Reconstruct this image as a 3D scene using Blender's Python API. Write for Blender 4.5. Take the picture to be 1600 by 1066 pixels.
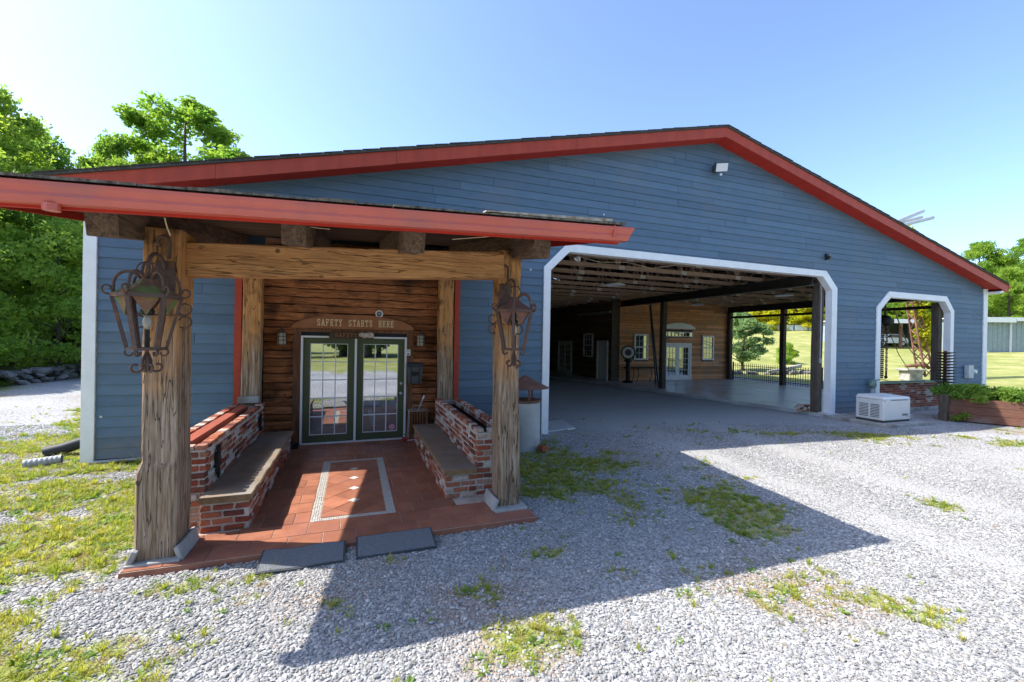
import bpy, bmesh, math, random
import numpy as np
from mathutils import Vector, Matrix

for o in list(bpy.data.objects): bpy.data.objects.remove(o)
S = bpy.context.scene
COL = S.collection
R = math.radians

# ---------------------------------------------------------------- camera
CAM = Vector((0.0, -9.0, 2.15))
YAW, PITCH, ROLL = R(20.129), R(-0.158), R(1.028)
fw = Vector((math.sin(YAW)*math.cos(PITCH), math.cos(YAW)*math.cos(PITCH), math.sin(PITCH)))
rt = Vector((math.cos(YAW), -math.sin(YAW), 0)); up = rt.cross(fw)
rt2 = rt*math.cos(ROLL) + up*math.sin(ROLL); up2 = -rt*math.sin(ROLL) + up*math.cos(ROLL)
cam = bpy.data.cameras.new('camera'); camo = bpy.data.objects.new('camera', cam); COL.objects.link(camo)
m3 = Matrix((rt2, up2, -fw)).transposed()
camo.matrix_world = Matrix.Translation(CAM) @ m3.to_4x4()
cam.sensor_width = 36; cam.sensor_fit = 'HORIZONTAL'; cam.lens = 672.43/1600*36
cam.clip_start = 0.05; cam.clip_end = 2000
S.camera = camo
# ---------------------------------------------------------------- sky, sun, exposure
SUN = Vector((-0.82, 0.285, 1.0)).normalized()
elev = math.asin(SUN.z); az = math.atan2(SUN.x, SUN.y)
world = bpy.data.worlds.new('World'); S.world = world; world.use_nodes = True
nt = world.node_tree; nt.nodes.clear()
out = nt.nodes.new('ShaderNodeOutputWorld'); bg = nt.nodes.new('ShaderNodeBackground')
sky = nt.nodes.new('ShaderNodeTexSky'); sky.sky_type = 'NISHITA'; sky.sun_disc = False
sky.sun_elevation = elev; sky.sun_rotation = az
sky.air_density = 0.75; sky.dust_density = 1.2; sky.ozone_density = 3.5; sky.altitude = 0
bg.inputs[1].default_value = 0.15
nt.links.new(sky.outputs[0], bg.inputs[0]); nt.links.new(bg.outputs[0], out.inputs[0])
sl = bpy.data.lights.new('sun', 'SUN'); sl.energy = 3.2; sl.angle = R(0.5); sl.color = (1.0, 0.95, 0.86)
so = bpy.data.objects.new('sun', sl); COL.objects.link(so)
so.rotation_euler = SUN.to_track_quat('Z', 'Y').to_euler(); so.location = (-30, 10, 40)
S.view_settings.view_transform = 'Standard'; S.view_settings.look = 'None'
S.view_settings.gamma = 1.0; S.view_settings.use_curve_mapping = False
S.view_settings.exposure = 1.5
S.cycles.diffuse_bounces = 6

# ---------------------------------------------------------------- helpers
rng = random.Random(7)
WL = {}
class MB:
    def __init__(s): s.v = []; s.f = []; s.m = []
    def add(s, vs, fs, mi=0):
        n = len(s.v); s.v += [tuple(p) for p in vs]
        for f in fs: s.f.append(tuple(i+n for i in f)); s.m.append(mi)
        return s
    def hexa(s, p, mi=0):      # 8 corners: bottom 0-3 ccw, top 4-7
        return s.add(p, [(3,2,1,0),(4,5,6,7),(0,1,5,4),(1,2,6,5),(2,3,7,6),(3,0,4,7)], mi)
    def box(s, x0,x1,y0,y1,z0,z1, mi=0):
        return s.hexa([(x0,y0,z0),(x1,y0,z0),(x1,y1,z0),(x0,y1,z0),(x0,y0,z1),(x1,y0,z1),(x1,y1,z1),(x0,y1,z1)], mi)
    def obox(s, c, size, rot=None, mi=0):
        rot = rot or Matrix.Identity(3); a,b,d = [k/2 for k in size]; c = Vector(c)
        P = [(-a,-b,-d),(a,-b,-d),(a,b,-d),(-a,b,-d),(-a,-b,d),(a,-b,d),(a,b,d),(-a,b,d)]
        return s.hexa([c + rot @ Vector(p) for p in P], mi)
    def beam(s, p0, p1, w, h, mi=0, upv=(0,0,1)):
        p0, p1 = Vector(p0), Vector(p1); d = (p1-p0); L = d.length; d.normalize()
        upv = Vector(upv)
        if abs(d.dot(upv)) > .99: upv = Vector((0,1,0))
        sd = d.cross(upv).normalized(); u = sd.cross(d)
        return s.obox((p0+p1)/2, (w, L, h), Matrix((sd, d, u)).transposed(), mi)
    def tube(s, path, r, n=8, mi=0, cap=True):
        path = [Vector(p) for p in path]; rs = r if isinstance(r,(list,tuple)) else [r]*len(path)
        base = len(s.v); prev = None
        for i,p in enumerate(path):
            t = (path[min(i+1,len(path)-1)] - path[max(i-1,0)])
            if t.length < 1e-9: t = Vector((0,0,1))
            t.normalize()
            if prev is None:
                a = Vector((0,0,1)) if abs(t.z) < .9 else Vector((1,0,0)); u = t.cross(a).normalized()
            else:
                u = (prev - t*prev.dot(t))
                u = u.normalized() if u.length > 1e-6 else t.orthogonal().normalized()
            prev = u; w = t.cross(u)
            for k in range(n):
                an = 2*math.pi*k/n; s.v.append(tuple(p + (u*math.cos(an)+w*math.sin(an))*rs[i]))
        for i in range(len(path)-1):
            for k in range(n):
                a = base+i*n+k; b = base+i*n+(k+1)%n
                s.f.append((a,b,b+n,a+n)); s.m.append(mi)
        if cap:
            s.f.append(tuple(base+k for k in range(n))[::-1]); s.m.append(mi)
            e = base+(len(path)-1)*n; s.f.append(tuple(e+k for k in range(n))); s.m.append(mi)
        return s
    def lathe(s, prof, c=(0,0,0), n=16, mi=0, rot=None):
        base = len(s.v); c = Vector(c)
        for r_,z in prof:
            for k in range(n):
                a = 2*math.pi*k/n; p = Vector((r_*math.cos(a), r_*math.sin(a), z))
                s.v.append(tuple(c + (rot @ p if rot else p)))
        for i in range(len(prof)-1):
            for k in range(n):
                a = base+i*n+k; b = base+i*n+(k+1)%n
                s.f.append((a,b,b+n,a+n)); s.m.append(mi)
        if prof[0][0] > 1e-5: s.f.append(tuple(base+k for k in range(n))[::-1]); s.m.append(mi)
        e = base+(len(prof)-1)*n
        if prof[-1][0] > 1e-5: s.f.append(tuple(e+k for k in range(n))); s.m.append(mi)
        return s
    def prism(s, poly, a, b, plane='xz', mi=0):    # extrude polygon between a and b on the third axis
        n = len(poly)
        def P(p, t):
            return (p[0],t,p[1]) if plane == 'xz' else ((t,p[0],p[1]) if plane == 'yz' else (p[0],p[1],t))
        vs = [P(p,a) for p in poly] + [P(p,b) for p in poly]
        fs = [tuple(range(n)), tuple(range(2*n-1, n-1, -1))] + [(i, i+n, (i+1)%n+n, (i+1)%n) for i in range(n)]
        s.add(vs, fs, mi); return s
    def build(s, name, mat, parent=None, smooth=False, bev=0, off=None):
        me = bpy.data.meshes.new(name)
        o_ = Vector(WL.get(parent.name, (0,0,0))) if parent else Vector((0,0,0))
        if off: o_ = Vector(off)
        me.from_pydata([(p[0]-o_.x, p[1]-o_.y, p[2]-o_.z) for p in s.v], [], s.f)
        for mt in (mat if isinstance(mat,(list,tuple)) else [mat]): me.materials.append(mt)
        me.polygons.foreach_set('material_index', s.m)
        if smooth: me.polygons.foreach_set('use_smooth', [True]*len(me.polygons))
        bm = bmesh.new(); bm.from_mesh(me); bmesh.ops.recalc_face_normals(bm, faces=bm.faces); bm.to_mesh(me); bm.free()
        o = bpy.data.objects.new(name, me); COL.objects.link(o)
        if parent: o.parent = parent; WL[o.name] = WL.get(parent.name, (0,0,0))
        elif off: o.location = off
        if smooth == 'auto':
            try: me.set_sharp_from_angle(angle=R(40))
            except Exception: pass
        if bev:
            b = o.modifiers.new('bevel','BEVEL'); b.width = bev; b.segments = 2; b.limit_method = 'ANGLE'
        return o
def tag(o, label=None, cat=None, group=None, kind=None):
    for k,v_ in (('label',label),('category',cat),('group',group),('kind',kind)):
        if v_: o[k] = v_
    return o
def thing(name, label, cat, loc=(0,0,0), group=None):
    o = bpy.data.objects.new(name, None); COL.objects.link(o); o.location = loc; o.empty_display_size = .1
    WL[o.name] = tuple(loc); return tag(o, label, cat, group)
def place(name, me, loc, parent, rot=(0,0,0), sc=(1,1,1)):       # shared-mesh piece at a world position
    o = bpy.data.objects.new(name, me); COL.objects.link(o); o.parent = parent
    w = Vector(WL.get(parent.name,(0,0,0))); o.location = Vector(loc)-w; o.rotation_euler = rot; o.scale = sc
    WL[o.name] = tuple(loc); return o
def copy_tree(o, parent=None):
    c = o.copy(); COL.objects.link(c)
    if parent: c.parent = parent
    for ch in o.children: copy_tree(ch, c)
    return c
def struct(o): return tag(o, kind='structure')

# value noise (numpy) shared by terrain, grass and timbers
_g = np.random.RandomState(3).rand(256,256)
def vnoise(x, y, s=1.0, oct=3):
    x = np.asarray(x,float)*s+100; y = np.asarray(y,float)*s+100; t = 0; a = 1; n = 0
    for k in range(oct):
        xi = np.floor(x).astype(int); yi = np.floor(y).astype(int); fx = x-xi; fy = y-yi
        fx = fx*fx*(3-2*fx); fy = fy*fy*(3-2*fy)
        g = lambda i,j: _g[(xi+i)%256,(yi+j)%256]
        t = t + a*((g(0,0)*(1-fx)+g(1,0)*fx)*(1-fy)+(g(0,1)*(1-fx)+g(1,1)*fx)*fy)
        n += a; a *= .5; x = x*2.03+17; y = y*2.03+31
    return t/n
def timber(p0, p1, w, h, seed=0, amp=.008, n=14, ch=.02, upv=(0,0,1), wob=.01, swell=None):
    """hand-hewn timber: chamfered section, uneven faces"""
    r = random.Random(seed); mb = MB(); p0, p1 = Vector(p0), Vector(p1); d = (p1-p0).normalized(); upv = Vector(upv)
    if abs(d.dot(upv)) > .99: upv = Vector((0,1,0))
    sd = d.cross(upv).normalized(); u = sd.cross(d); a, b = w/2, h/2
    sec = [(-a,-b+ch),(-a+ch,-b),(0,-b),(a-ch,-b),(a,-b+ch),(a,0),(a,b-ch),(a-ch,b),(0,b),(-a+ch,b),(-a,b-ch),(-a,0)]
    ph = r.random()*50; k = len(sec)
    for i in range(n+1):
        t = i/n; c = p0.lerp(p1, t) + sd*wob*math.sin(t*5+ph) + u*wob*math.sin(t*4+ph*2)
        kx, ky, ox, oy = swell(t) if swell else (1,1,0,0)
        for j,(x,y) in enumerate(sec):
            x = x*kx+ox; y = y*ky+oy
            q = amp*(r.random()-.5)*2
            mb.v.append(tuple(c + sd*(x+q*(1 if x>0 else -1)) + u*(y+amp*(r.random()-.5)*2)))
    for i in range(n):
        for j in range(k):
            A = i*k+j; B_ = i*k+(j+1)%k; mb.f.append((A,B_,B_+k,A+k)); mb.m.append(0)
    mb.f.append(tuple(range(k))[::-1]); mb.m.append(0); mb.f.append(tuple(n*k+j for j in range(k))); mb.m.append(0)
    return mb

# ---------------------------------------------------------------- materials
def M(name, c1, c2=None, rough=.75, ns=6, st=(1,1,1), bump=0., bs=None, rand=0., metal=0., spec=.3, c3=None, s3=1.2, t3=(.52,.66), lo=.36, hi=.64, coord='Object', det=5):
    m = bpy.data.materials.new(name); m.use_nodes = True; t = m.node_tree; N = t.nodes; L = t.links
    p = N['Principled BSDF']; p.inputs['Roughness'].default_value = rough; p.inputs['Metallic'].default_value = metal
    p.inputs['Specular IOR Level'].default_value = spec
    c4 = lambda c: (c[0],c[1],c[2],1)
    if coord == 'World': src = N.new('ShaderNodeNewGeometry').outputs['Position']
    else: src = N.new('ShaderNodeTexCoord').outputs['Object']
    mp = N.new('ShaderNodeMapping'); mp.inputs['Scale'].default_value = st; L.new(src, mp.inputs['Vector'])
    cur = None
    if c2 is not None:
        nz = N.new('ShaderNodeTexNoise'); nz.inputs['Scale'].default_value = ns; nz.inputs['Detail'].default_value = det; nz.inputs['Roughness'].default_value = .62
        L.new(mp.outputs[0], nz.inputs['Vector'])
        mr = N.new('ShaderNodeMapRange'); mr.inputs[1].default_value = lo; mr.inputs[2].default_value = hi; L.new(nz.outputs[0], mr.inputs[0])
        mx = N.new('ShaderNodeMix'); mx.data_type = 'RGBA'; mx.inputs[6].default_value = c4(c1); mx.inputs[7].default_value = c4(c2)
        L.new(mr.outputs[0], mx.inputs[0]); cur = mx.outputs[2]
    if c3 is not None:
        n3 = N.new('ShaderNodeTexNoise'); n3.inputs['Scale'].default_value = s3; n3.inputs['Detail'].default_value = 6; L.new(src, n3.inputs['Vector'])
        r3 = N.new('ShaderNodeMapRange'); r3.inputs[1].default_value = t3[0]; r3.inputs[2].default_value = t3[1]; L.new(n3.outputs[0], r3.inputs[0])
        x3 = N.new('ShaderNodeMix'); x3.data_type = 'RGBA'; x3.inputs[7].default_value = c4(c3)
        if cur: L.new(cur, x3.inputs[6])
        else: x3.inputs[6].default_value = c4(c1)
        L.new(r3.outputs[0], x3.inputs[0]); cur = x3.outputs[2]
    if rand:
        rs = N.new('ShaderNodeNewGeometry').outputs['Random Per Island'] if rand < 0 else N.new('ShaderNodeObjectInfo').outputs['Random']; rand = abs(rand); hs = N.new('ShaderNodeHueSaturation')
        r1 = N.new('ShaderNodeMapRange'); r1.inputs[3].default_value = 1-rand; r1.inputs[4].default_value = 1+rand; L.new(rs, r1.inputs[0])
        L.new(r1.outputs[0], hs.inputs['Value'])
        if cur: L.new(cur, hs.inputs['Color'])
        else: hs.inputs['Color'].default_value = c4(c1)
        cur = hs.outputs[0]
    if cur: L.new(cur, p.inputs['Base Color'])
    else: p.inputs['Base Color'].default_value = c4(c1)
    if bump:
        nb = N.new('ShaderNodeTexNoise'); nb.inputs['Scale'].default_value = bs or ns*3; nb.inputs['Detail'].default_value = 6; L.new(mp.outputs[0], nb.inputs['Vector'])
        b = N.new('ShaderNodeBump'); b.inputs['Strength'].default_value = bump; b.inputs['Distance'].default_value = .02
        L.new(nb.outputs[0], b.inputs['Height']); L.new(b.outputs[0], p.inputs['Normal'])
    return m
def ramp_rand(m, cols):
    """per-object colour picked from a list (bricks, stones)"""
    t = m.node_tree; N = t.nodes; L = t.links; p = N['Principled BSDF']
    oi = N.new('ShaderNodeObjectInfo'); cr = N.new('ShaderNodeValToRGB'); cr.color_ramp.interpolation = 'CONSTANT'
    e = cr.color_ramp.elements
    e[0].position = 0; e[0].color = (*cols[0],1); e[1].position = 1/len(cols); e[1].color = (*cols[1],1)
    for i in range(2, len(cols)):
        q = e.new(i/len(cols)); q.color = (*cols[i],1)
    L.new(oi.outputs['Random'], cr.inputs[0])
    old = p.inputs['Base Color'].links[0].from_socket if p.inputs['Base Color'].links else None
    if old:
        mx = N.new('ShaderNodeMix'); mx.data_type = 'RGBA'; mx.blend_type = 'MULTIPLY'; mx.inputs[0].default_value = 1
        L.new(cr.outputs[0], mx.inputs[6]); L.new(old, mx.inputs[7]); L.new(mx.outputs[2], p.inputs['Base Color'])
    else: L.new(cr.outputs[0], p.inputs['Base Color'])
    return m
MT = {}
MT['siding'] = M('blue_siding', (.092,.153,.225), (.110,.172,.243), .6, 3, (1,1,3), .03, 40, rand=.11, c3=(.14,.18,.225), s3=.6, t3=(.5,.8))
def chips(m):
    t = m.node_tree; N = t.nodes; L = t.links; p = N['Principled BSDF']; old = p.inputs['Base Color'].links[0].from_socket
    g = N.new('ShaderNodeNewGeometry'); vo = N.new('ShaderNodeTexVoronoi'); vo.inputs['Scale'].default_value = 1.25; L.new(g.outputs['Position'], vo.inputs['Vector'])
    mr = N.new('ShaderNodeMapRange'); mr.inputs[1].default_value = .022; mr.inputs[2].default_value = .034; mr.inputs[3].default_value = 1; mr.inputs[4].default_value = 0; L.new(vo.outputs['Distance'], mr.inputs[0])
    # splashed soil along the foot of the wall
    sx = N.new('ShaderNodeSeparateXYZ'); L.new(g.outputs['Position'], sx.inputs[0]); nz = N.new('ShaderNodeTexNoise'); nz.inputs['Scale'].default_value = 5; nz.inputs['Detail'].default_value = 6; L.new(g.outputs['Position'], nz.inputs[0])
    a = N.new('ShaderNodeMath'); a.operation = 'MULTIPLY_ADD'; L.new(nz.outputs[0], a.inputs[0]); a.inputs[1].default_value = -.9; L.new(sx.outputs[2], a.inputs[2])
    d = N.new('ShaderNodeMapRange'); d.inputs[1].default_value = -.45; d.inputs[2].default_value = .1; d.inputs[3].default_value = .55; d.inputs[4].default_value = 0; L.new(a.outputs[0], d.inputs[0])
    x0 = N.new('ShaderNodeMix'); x0.data_type = 'RGBA'; x0.inputs[7].default_value = (.24,.22,.19,1); L.new(old, x0.inputs[6]); L.new(d.outputs[0], x0.inputs[0])
    x = N.new('ShaderNodeMix'); x.data_type = 'RGBA'; x.inputs[7].default_value = (.7,.72,.74,1); L.new(x0.outputs[2], x.inputs[6]); L.new(mr.outputs[0], x.inputs[0]); L.new(x.outputs[2], p.inputs['Base Color'])
chips(MT['siding'])
MT['sheath'] = M('sheathing', (.05,.06,.07))
MT['white'] = M('white_trim_paint', (.86,.87,.88), (.80,.81,.82), .5, 4, bump=.03, rand=.03)
MT['red'] = M('red_fascia_paint', (.46,.066,.032), (.37,.052,.028), .55, 3, (1.5,1.5,.5), bump=.04, rand=.05)
MT['red2'] = M('red_soffit_paint', (.50,.036,.02), (.42,.03,.018), .6, 3, bump=.05)
MT['gutter'] = M('red_gutter_enamel', (.58,.125,.082), (.52,.108,.072), .42, 2.5, c3=(.44,.12,.09), s3=2, spec=.5)
MT['shingle'] = M('asphalt_shingle', (.05,.048,.045), (.11,.105,.10), .9, 30, bump=.5)
MT['shingle_edge'] = M('weathered_shingle_edge', (.05,.042,.032), (.20,.17,.13), .9, 7, (3,1,1), bump=.4)
MT['deck'] = M('dark_roof_boards', (.06,.045,.035), (.10,.075,.055), .85, 5, (1,9,1), .2)
MT['truss'] = M('truss_lumber', (.24,.165,.12), (.36,.255,.19), .8, 4, (.6,6,6), .2, rand=.12, coord='World')
MT['plate'] = M('galvanised_plate', (.50,.48,.44), (.36,.34,.32), .55, 9, metal=.2, rand=.2)
MT['steel'] = M('dark_steel', (.026,.025,.026), (.045,.042,.04), .55, 5, spec=.4, bump=.05)
MT['colwood'] = M('grey_brown_column', (.075,.058,.045), (.13,.105,.082), .85, 5, (6,6,.7), .3)
MT['concrete'] = M('concrete_slab', (.58,.58,.57), (.50,.50,.495), .34, 1.3, bump=.06, bs=60, spec=.6, c3=(.36,.36,.35), s3=.8, t3=(.5,.68), coord='World')
MT['concrete2'] = M('old_concrete', (.40,.39,.37), (.30,.29,.275), .85, 4, bump=.2, c3=(.22,.20,.17), s3=2.2)
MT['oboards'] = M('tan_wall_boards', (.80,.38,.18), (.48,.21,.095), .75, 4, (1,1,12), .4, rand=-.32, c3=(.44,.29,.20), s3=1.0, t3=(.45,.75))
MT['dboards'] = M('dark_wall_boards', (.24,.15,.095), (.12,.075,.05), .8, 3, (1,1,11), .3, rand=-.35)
MT['log'] = M('old_log_siding', (.46,.18,.075), (.20,.076,.035), .75, 4.0, (.8,1,11), .8, 9, rand=.4, c3=(.11,.05,.028), s3=2.6, t3=(.54,.72), coord='World', spec=.2)
MT['logx'] = M('door_casing_wood', (.23,.105,.055), (.12,.055,.03), .75, 4, (7,1,.8), .4, rand=.2)
MT['timber'] = M('hewn_timber', (.62,.315,.13), (.44,.205,.08), .72, 3.2, (1,9,9), .4, 8, c3=(.40,.20,.09), s3=2.3, t3=(.50,.72), spec=.2)
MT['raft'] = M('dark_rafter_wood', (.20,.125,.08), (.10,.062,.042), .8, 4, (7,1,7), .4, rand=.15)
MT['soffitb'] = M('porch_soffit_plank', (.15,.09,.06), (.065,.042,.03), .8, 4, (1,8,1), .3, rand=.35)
def post_mat():
    m = M('weathered_post', (.62,.31,.115), (.42,.19,.07), .78, 3.0, (8,8,.9), .9, 7, spec=.2, c3=(.11,.06,.03), s3=3.0, t3=(.54,.7))
    t = m.node_tree; N = t.nodes; L = t.links; p = N['Principled BSDF']; old = p.inputs['Base Color'].links[0].from_socket
    tc = N.new('ShaderNodeTexCoord'); mp = N.new('ShaderNodeMapping'); mp.inputs['Scale'].default_value = (16,16,1.1); L.new(tc.outputs['Object'], mp.inputs[0])
    nz = N.new('ShaderNodeTexNoise'); nz.inputs['Scale'].default_value = 2.2; nz.inputs['Detail'].default_value = 7; L.new(mp.outputs[0], nz.inputs[0])
    cr = N.new('ShaderNodeValToRGB'); e = cr.color_ramp.elements
    e[0].position = .30; e[0].color = (.12,.085,.06,1); e[1].position = .72; e[1].color = (.46,.37,.29,1); q = e.new(.5); q.color = (.31,.215,.14,1)
    L.new(nz.outputs[0], cr.inputs[0])
    sx = N.new('ShaderNodeSeparateXYZ'); L.new(tc.outputs['Object'], sx.inputs[0])
    n2 = N.new('ShaderNodeTexNoise'); n2.inputs['Scale'].default_value = 3.5; L.new(tc.outputs['Object'], n2.inputs[0])
    ad = N.new('ShaderNodeMath'); ad.operation = 'MULTIPLY_ADD'; L.new(n2.outputs[0], ad.inputs[0]); ad.inputs[1].default_value = 1.6; L.new(sx.outputs[2], ad.inputs[2])
    mr = N.new('ShaderNodeMapRange'); mr.inputs[1].default_value = 2.35; mr.inputs[2].default_value = 3.3; L.new(ad.outputs[0], mr.inputs[0])
    mx = N.new('ShaderNodeMix'); mx.data_type = 'RGBA'; L.new(mr.outputs[0], mx.inputs[0]); L.new(cr.outputs[0], mx.inputs[6]); L.new(old, mx.inputs[7])
    L.new(mx.outputs[2], p.inputs['Base Color']); return m
def cracks(m, st, depth=.75, w=.012, sc=1.6):
    """drying checks along the grain plus fine fibre relief"""
    t = m.node_tree; N = t.nodes; L = t.links; p = N['Principled BSDF']; old = p.inputs['Base Color'].links[0].from_socket
    tc = N.new('ShaderNodeTexCoord'); mp = N.new('ShaderNodeMapping'); mp.inputs['Scale'].default_value = st; L.new(tc.outputs['Object'], mp.inputs[0])
    n1 = N.new('ShaderNodeTexNoise'); n1.inputs['Scale'].default_value = sc; n1.inputs['Detail'].default_value = 3; L.new(mp.outputs[0], n1.inputs[0])
    s1 = N.new('ShaderNodeMath'); s1.operation = 'SUBTRACT'; s1.inputs[1].default_value = .5; L.new(n1.outputs[0], s1.inputs[0])
    ab = N.new('ShaderNodeMath'); ab.operation = 'ABSOLUTE'; L.new(s1.outputs[0], ab.inputs[0])
    mr = N.new('ShaderNodeMapRange'); mr.inputs[1].default_value = w*.25; mr.inputs[2].default_value = w; mr.inputs[3].default_value = 1-depth; L.new(ab.outputs[0], mr.inputs[0])
    n2 = N.new('ShaderNodeTexNoise'); n2.inputs['Scale'].default_value = sc*5; n2.inputs['Detail'].default_value = 8; n2.inputs['Roughness'].default_value = .7; L.new(mp.outputs[0], n2.inputs[0])
    m2 = N.new('ShaderNodeMapRange'); m2.inputs[1].default_value = .3; m2.inputs[2].default_value = .7; m2.inputs[3].default_value = .86; m2.inputs[4].default_value = 1.22; L.new(n2.outputs[0], m2.inputs[0])
    mu = N.new('ShaderNodeMath'); mu.operation = 'MULTIPLY'; L.new(mr.outputs[0], mu.inputs[0]); L.new(m2.outputs[0], mu.inputs[1])
    vo = N.new('ShaderNodeTexVoronoi'); vo.inputs['Scale'].default_value = 2.6; L.new(tc.outputs['Object'], vo.inputs['Vector'])
    kn = N.new('ShaderNodeMapRange'); kn.inputs[1].default_value = .035; kn.inputs[2].default_value = .075; kn.inputs[3].default_value = .3; L.new(vo.outputs['Distance'], kn.inputs[0])
    m4 = N.new('ShaderNodeMath'); m4.operation = 'MULTIPLY'; L.new(mu.outputs[0], m4.inputs[0]); L.new(kn.outputs[0], m4.inputs[1])
    hs = N.new('ShaderNodeHueSaturation'); L.new(old, hs.inputs['Color']); L.new(m4.outputs[0], hs.inputs['Value']); L.new(hs.outputs[0], p.inputs['Base Color'])
    b = N.new('ShaderNodeBump'); b.inputs['Strength'].default_value = .9; b.inputs['Distance'].default_value = .02; L.new(m4.outputs[0], b.inputs['Height']); L.new(b.outputs[0], p.inputs['Normal'])
    return m
MT['post'] = cracks(post_mat(), (9,9,.55)); cracks(MT['timber'], (.5,9,9), .6); cracks(MT['log'], (.6,2,8), .4, .008); cracks(MT['raft'], (8,.6,8), .6)
BR = [(.62,.56,.50),(.50,.30,.22),(.42,.115,.055),(.36,.09,.045),(.46,.15,.075),(.30,.07,.04),(.40,.12,.065),(.17,.06,.045),(.62,.55,.48),(.44,.20,.13),(.33,.10,.06),(.55,.42,.35),(.24,.085,.06),(.48,.17,.09)]
MT['brick'] = ramp_rand(M('old_brick', (1,1,1), (.55,.52,.5), .85, 14, bump=.5, coord='World', lo=.3, hi=.7), BR)
# worn lime and dirt patches on the bricks
MT['mortar'] = M('lime_mortar', (.58,.54,.49), (.36,.32,.28), .95, 9, bump=.6)
MT['bslab'] = M('bluestone_bench_slab', (.30,.225,.165), (.20,.16,.125), .6, 2.5, bump=.15, c3=(.27,.26,.24), s3=1.6, t3=(.5,.75))
MT['slabedge'] = M('sandstone_edge', (.30,.20,.105), (.20,.125,.065), .8, 12, bump=.5)
MT['tile'] = M('terracotta_tile', (.36,.145,.085), (.26,.10,.06), .5, 4, bump=.12, rand=.16, c3=(.27,.11,.075), s3=1.5, coord='World', spec=.35)
MT['grout'] = M('tile_grout', (.52,.43,.36), (.40,.31,.25), .9, 8)
MT['pebl'] = M('white_mosaic', (.62,.60,.55), (.42,.40,.38), .6, 60, rand=.1)
MT['mat'] = M('grey_rubber_mat', (.20,.215,.23), (.13,.14,.15), .8, 70, bump=.7, bs=120)
MT['matedge'] = M('black_rubber', (.06,.064,.07), rough=.8)
MT['green'] = M('olive_green_door_paint', (.072,.092,.045), (.062,.08,.04), .4, 3, spec=.4)
MT['doorwhite'] = M('white_muntin_paint', (.75,.76,.77), rough=.45)
MT['iron'] = M('rusted_iron', (.115,.068,.052), (.055,.036,.033), .7, 9, bump=.4, c3=(.20,.095,.05), s3=9, t3=(.5,.7), spec=.35)
MT['ironmoss'] = M('mossy_rusted_iron', (.24,.12,.06), (.14,.07,.045), .8, 9, bump=.4, c3=(.13,.16,.045), s3=7, t3=(.5,.6))
MT['rust'] = M('rusted_sheet', (.22,.10,.065), (.12,.062,.048), .75, 6, bump=.25, c3=(.30,.15,.10), s3=3)
MT['galv'] = M('pale_concrete_pipe', (.46,.46,.45), (.38,.385,.38), .75, 3, bump=.12, c3=(.27,.26,.24), s3=2.4, t3=(.55,.75))
MT['black'] = M('black_paint', (.016,.016,.017), rough=.5)
MT['blackm'] = M('charcoal_metal', (.075,.082,.092), (.05,.056,.065), .45, 8, spec=.5)
MT['soil'] = M('black_soil', (.014,.011,.009), (.03,.024,.018), .95, 25, bump=.8)
MT['redwood'] = M('red_painted_timber', (.34,.085,.05), (.25,.06,.036), .65, 4, (9,.8,9), .25)
MT['sign'] = M('rust_brown_sign', (.36,.15,.065), (.28,.11,.05), .6, 5, bump=.1)
MT['letter'] = M('cream_lettering', (.80,.62,.36), rough=.6)
MT['plank'] = M('old_dark_plank', (.055,.034,.022), (.10,.065,.04), .85, 5, (1,1,9), .3)
MT['pale'] = M('worn_pale_paint', (.55,.50,.42), (.30,.22,.15), .85, 14)
MT['lampglass'] = M('ribbed_lamp_glass', (.42,.37,.29), (.34,.30,.24), .25, 4, spec=.6)
MT['genw'] = M('generator_enamel', (.70,.70,.68), (.66,.66,.645), .4, 2, spec=.5)
MT['gdark'] = M('louvre_dark', (.05,.05,.05), rough=.6)
MT['gletter'] = M('grey_print', (.13,.13,.14), rough=.6)
MT['orange'] = M('orange_print', (.70,.20,.03), rough=.6)
MT['metergrey'] = M('meter_grey', (.52,.54,.56), (.46,.48,.5), .45, 5)
MT['pink'] = M('pink_sticker', (.70,.28,.40), rough=.5)
MT['redplas'] = M('red_plastic', (.42,.02,.03), rough=.4)
MT['bristle'] = M('tan_bristle', (.42,.30,.18), (.28,.19,.11), .9, 40)
MT['wood'] = M('turned_wood', (.28,.12,.055), (.16,.065,.03), .5, 5, (6,6,1))
MT['rustwood'] = M('weathered_planter_board', (.21,.095,.062), (.12,.058,.042), .85, 4, (2,2,12), .35, c3=(.21,.135,.11), s3=1.5)
MT['shed'] = M('blue_grey_metal_siding', (.27,.33,.345), (.23,.28,.30), .5, 3, spec=.4)
MT['shedroof'] = M('pale_metal_roof', (.62,.64,.66), rough=.45)
MT['carw'] = M('white_car_paint', (.72,.73,.74), rough=.25, spec=.6)
MT['cargl'] = M('car_glass', (.02,.025,.03), rough=.08, spec=.8)
MT['tyre'] = M('tyre', (.02,.02,.02), rough=.8)
MT['alu'] = M('bare_aluminium', (.55,.57,.58), (.45,.47,.48), .4, 5, metal=.5)
MT['stone'] = M('field_stone', (.23,.22,.215), (.13,.125,.125), .9, 5, bump=.5, rand=.35, coord='World')
MT['bark'] = M('bark', (.13,.10,.075), (.065,.05,.038), .9, 6, (3,3,.6), .7)
MT['floodlens'] = M('lamp_lens', (.70,.72,.74), rough=.25, spec=.6)
MT['pipe'] = M('black_corrugated_pipe', (.035,.036,.04), rough=.6)
MT['pvc'] = M('grey_white_pipe', (.34,.36,.39), rough=.45)
MT['greenv'] = M('green_valve', (.10,.22,.17), (.18,.26,.20), .5, 8)
MT['fencew'] = M('pale_board_fence', (.50,.54,.58), (.42,.46,.5), .7, 3)

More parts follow.
